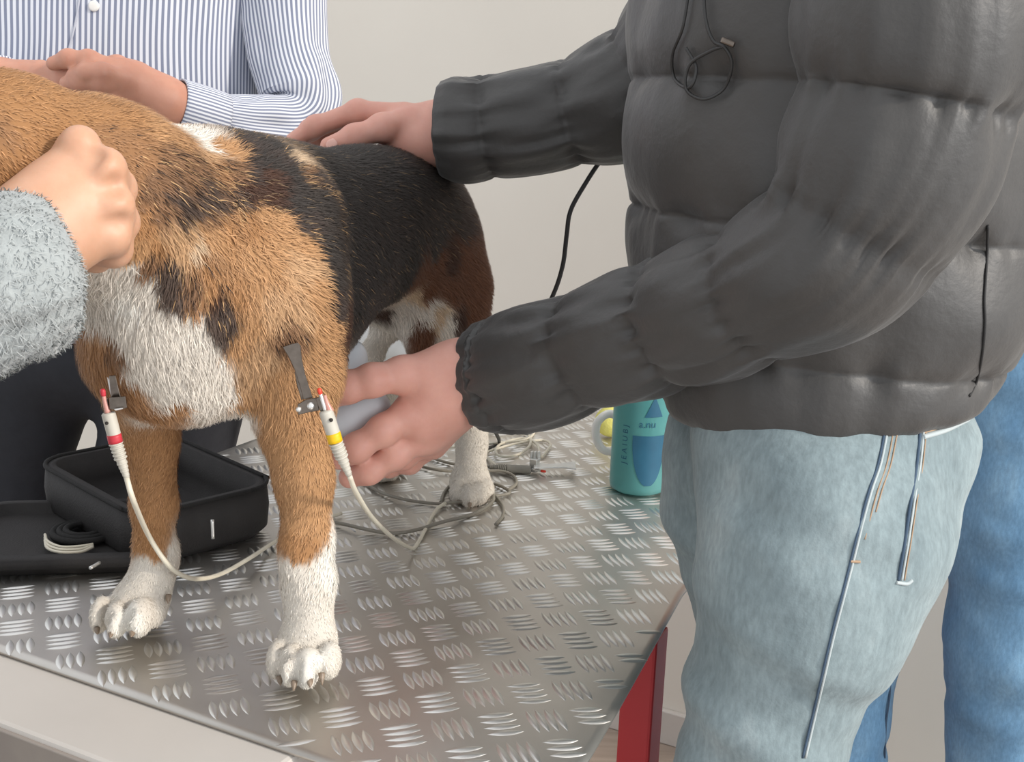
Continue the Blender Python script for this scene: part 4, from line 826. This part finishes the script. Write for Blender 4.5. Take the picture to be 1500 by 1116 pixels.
# lid folded open to the left, lying on the table
ld = np.array([.985, .17, 0]); ln = np.array([-.17, .985, 0])
l_, _ = rbox_shell('lid', PZ(250, 845, 0), .215, .165, .020, .012, .045, case, 'bag', ld, ln)
cp = PZ(125, 778, .016)
for i, r in enumerate((.030, .024, .018)):
    pts = [cp+np.array([math.cos(t)*r, math.sin(t)*r*.95, .001*i]) for t in np.linspace(0, 2*math.pi, 20)]; mesh('mesh_pocket_ring', *tubev(pts, [.0035]*20, 60, 8)[:2], 'bag_in', l_)
for nm, x, y, z, dx in (('zip_pull', 311, 775, .040, 0), ('zip_pull', 138, 828, .021, 1)):
    a = PY(x, y-14, PZ(x, y, z)[1]-.008) if not dx else PZ(x-6, y+4, z); b = PY(x+1, y+14, PZ(x, y, z)[1]-.010) if not dx else PZ(x+8, y-4, z)
    mesh(nm, *tubev([a, b], [.0016]*2, 6, 8)[:2], 'chrome', body if not dx else l_)
cc = empty('coiled_cable', PZ(95, 798, .03)); tag(cc, 'coiled cream cable tucked in the lid of the black case', 'cable')
for i in range(3): ch(cable('cable_turn', [PZ(66, 783+i*4, .016), PZ(70, 793+i*5, .017), PZ(90, 801+i*4, .018), PZ(118, 800+i*4, .017), PZ(136, 797+i*2, .016)], .0015, 'cable_cream', cc, 40))

# ================================================================== BOTTLE, MUG, SPONGE, PAPER
bc0 = PZ(938, 730, 0); bc0 = bc0+np.array([0, .033, 0]); btl = empty('water_bottle', bc0); tag(btl, 'teal translucent plastic water bottle with dark print beside the jeans', 'bottle')
br = .0335
def at(o): o.parent = btl; return o
V, Fl = lathe([(.0, .001), (br-.006, .001), (br-.001, .004), (br, .010), (br, .145), (br-.003, .160), (br-.010, .172), (.020, .180), (.019, .192)], 48); at(mesh('bottle_body', V, Fl, 'bottle'))
V, Fl = lathe([(.0205, .190), (.0225, .192), (.0225, .212), (.020, .216), (.0, .216)], 32); at(mesh('cap', V, Fl, 'print'))
def wrap(pts, r=br+.0006):    # (arc mm, height mm) on the bottle, 0 = facing the camera
    return [(r*math.sin(a/1000/br), -r*math.cos(a/1000/br), h/1000) for a, h in pts]
def patch(name, left, right, hs):
    V, Fl = [], []; n = 9
    for h in hs: l, r = left(h), right(h); V += wrap([(l+(r-l)*i/(n-1), h) for i in range(n)])
    for i in range(len(hs)-1):
        for j in range(n-1): Fl.append([i*n+j, i*n+j+1, (i+1)*n+j+1, (i+1)*n+j])
    at(mesh(name, V, Fl, 'print'))
ell = lambda h: 20*math.sqrt(max(0, 1-((72-h)/58)**2)) if h < 72 else 20
patch('emblem', lambda h: 7-ell(h), lambda h: 7+ell(h), np.linspace(15, 74, 22))
patch('emblem_peak', lambda h: 10-(120-h)*.45, lambda h: 10+(120-h)*.45, np.linspace(96, 119.5, 8))
def text_on(name, s, arc, h, size, vertical=False):
    cu = bpy.data.curves.new(name, 'FONT'); cu.body = s; cu.size = size; cu.align_x = 'CENTER'; tmp = bpy.data.objects.new(name, cu); COL.objects.link(tmp); dg = bpy.context.evaluated_depsgraph_get(); me = bpy.data.meshes.new_from_object(tmp.evaluated_get(dg)); bpy.data.objects.remove(tmp)
    for v in me.vertices:
        x, y = v.co.x*1000, v.co.y*1000
        if vertical: x, y = -y, x
        v.co = wrap([(arc+x, h+y)])[0]
    at(obj(name, me, 'print', None, False))
text_on('lettering', 'a.nu', 3, 84, .012); text_on('side_lettering', 'J E A I U B J', -19, 62, .0095, True)
mg = PZ(934, 704, 0)+np.array([.004, .045, 0]); mug = empty('mug', mg); tag(mug, 'white mug with a round handle behind the teal bottle', 'mug')
V, Fl = lathe([(0, .001), (.026, .001), (.029, .005), (.030, .080), (.0285, .082), (.027, .080), (.026, .008), (0, .007)], 40); o = mesh('mug_body', V, Fl, 'mug', mug)
hp = [np.array(p) for p in ((-.026, 0, .066), (-.040, 0, .069), (-.052, 0, .058), (-.053, 0, .040), (-.044, 0, .024), (-.027, 0, .020))]; tube('handle', hp, [.0052]*6, 'mug', mug, 40, 12)
sp_ = PZ(896, 650, .0)+np.array([0, .03, .0]); o = Blob().el(sp_+ez*.022, (.022, .016, .021), None, .01).mesh(.003, 1); tag(mesh('sponge', *o, 'lemon'), 'small yellow sponge seen through the mug handle', 'sponge')
# crumpled white paper sheet standing beyond the hind legs
V, Fl = [], []; n1, n2 = 26, 20; pc = PY(575, 560, 1.62); pc[2] = .002
for i in range(n1):
    for j in range(n2):
        u, v = i/(n1-1), j/(n2-1); z = v*.20; V.append(pc+e1*(-.11+.20*u)+e2*(.025*math.sin(u*5)+.014*float(vnoise(u*6, v*7))+.03*v*v)+ez*(z+.010*float(vnoise(u*5+9, v*4))*v))
for i in range(n1-1):
    for j in range(n2-1): Fl.append([i*n2+j, (i+1)*n2+j, (i+1)*n2+j+1, i*n2+j+1])
o = mesh('paper_sheet', V, Fl, 'paper'); s_ = o.modifiers.new('thick', 'SOLIDIFY'); s_.thickness = .0015; tag(o, 'crumpled white paper sheet standing beyond the hind legs', 'paper')
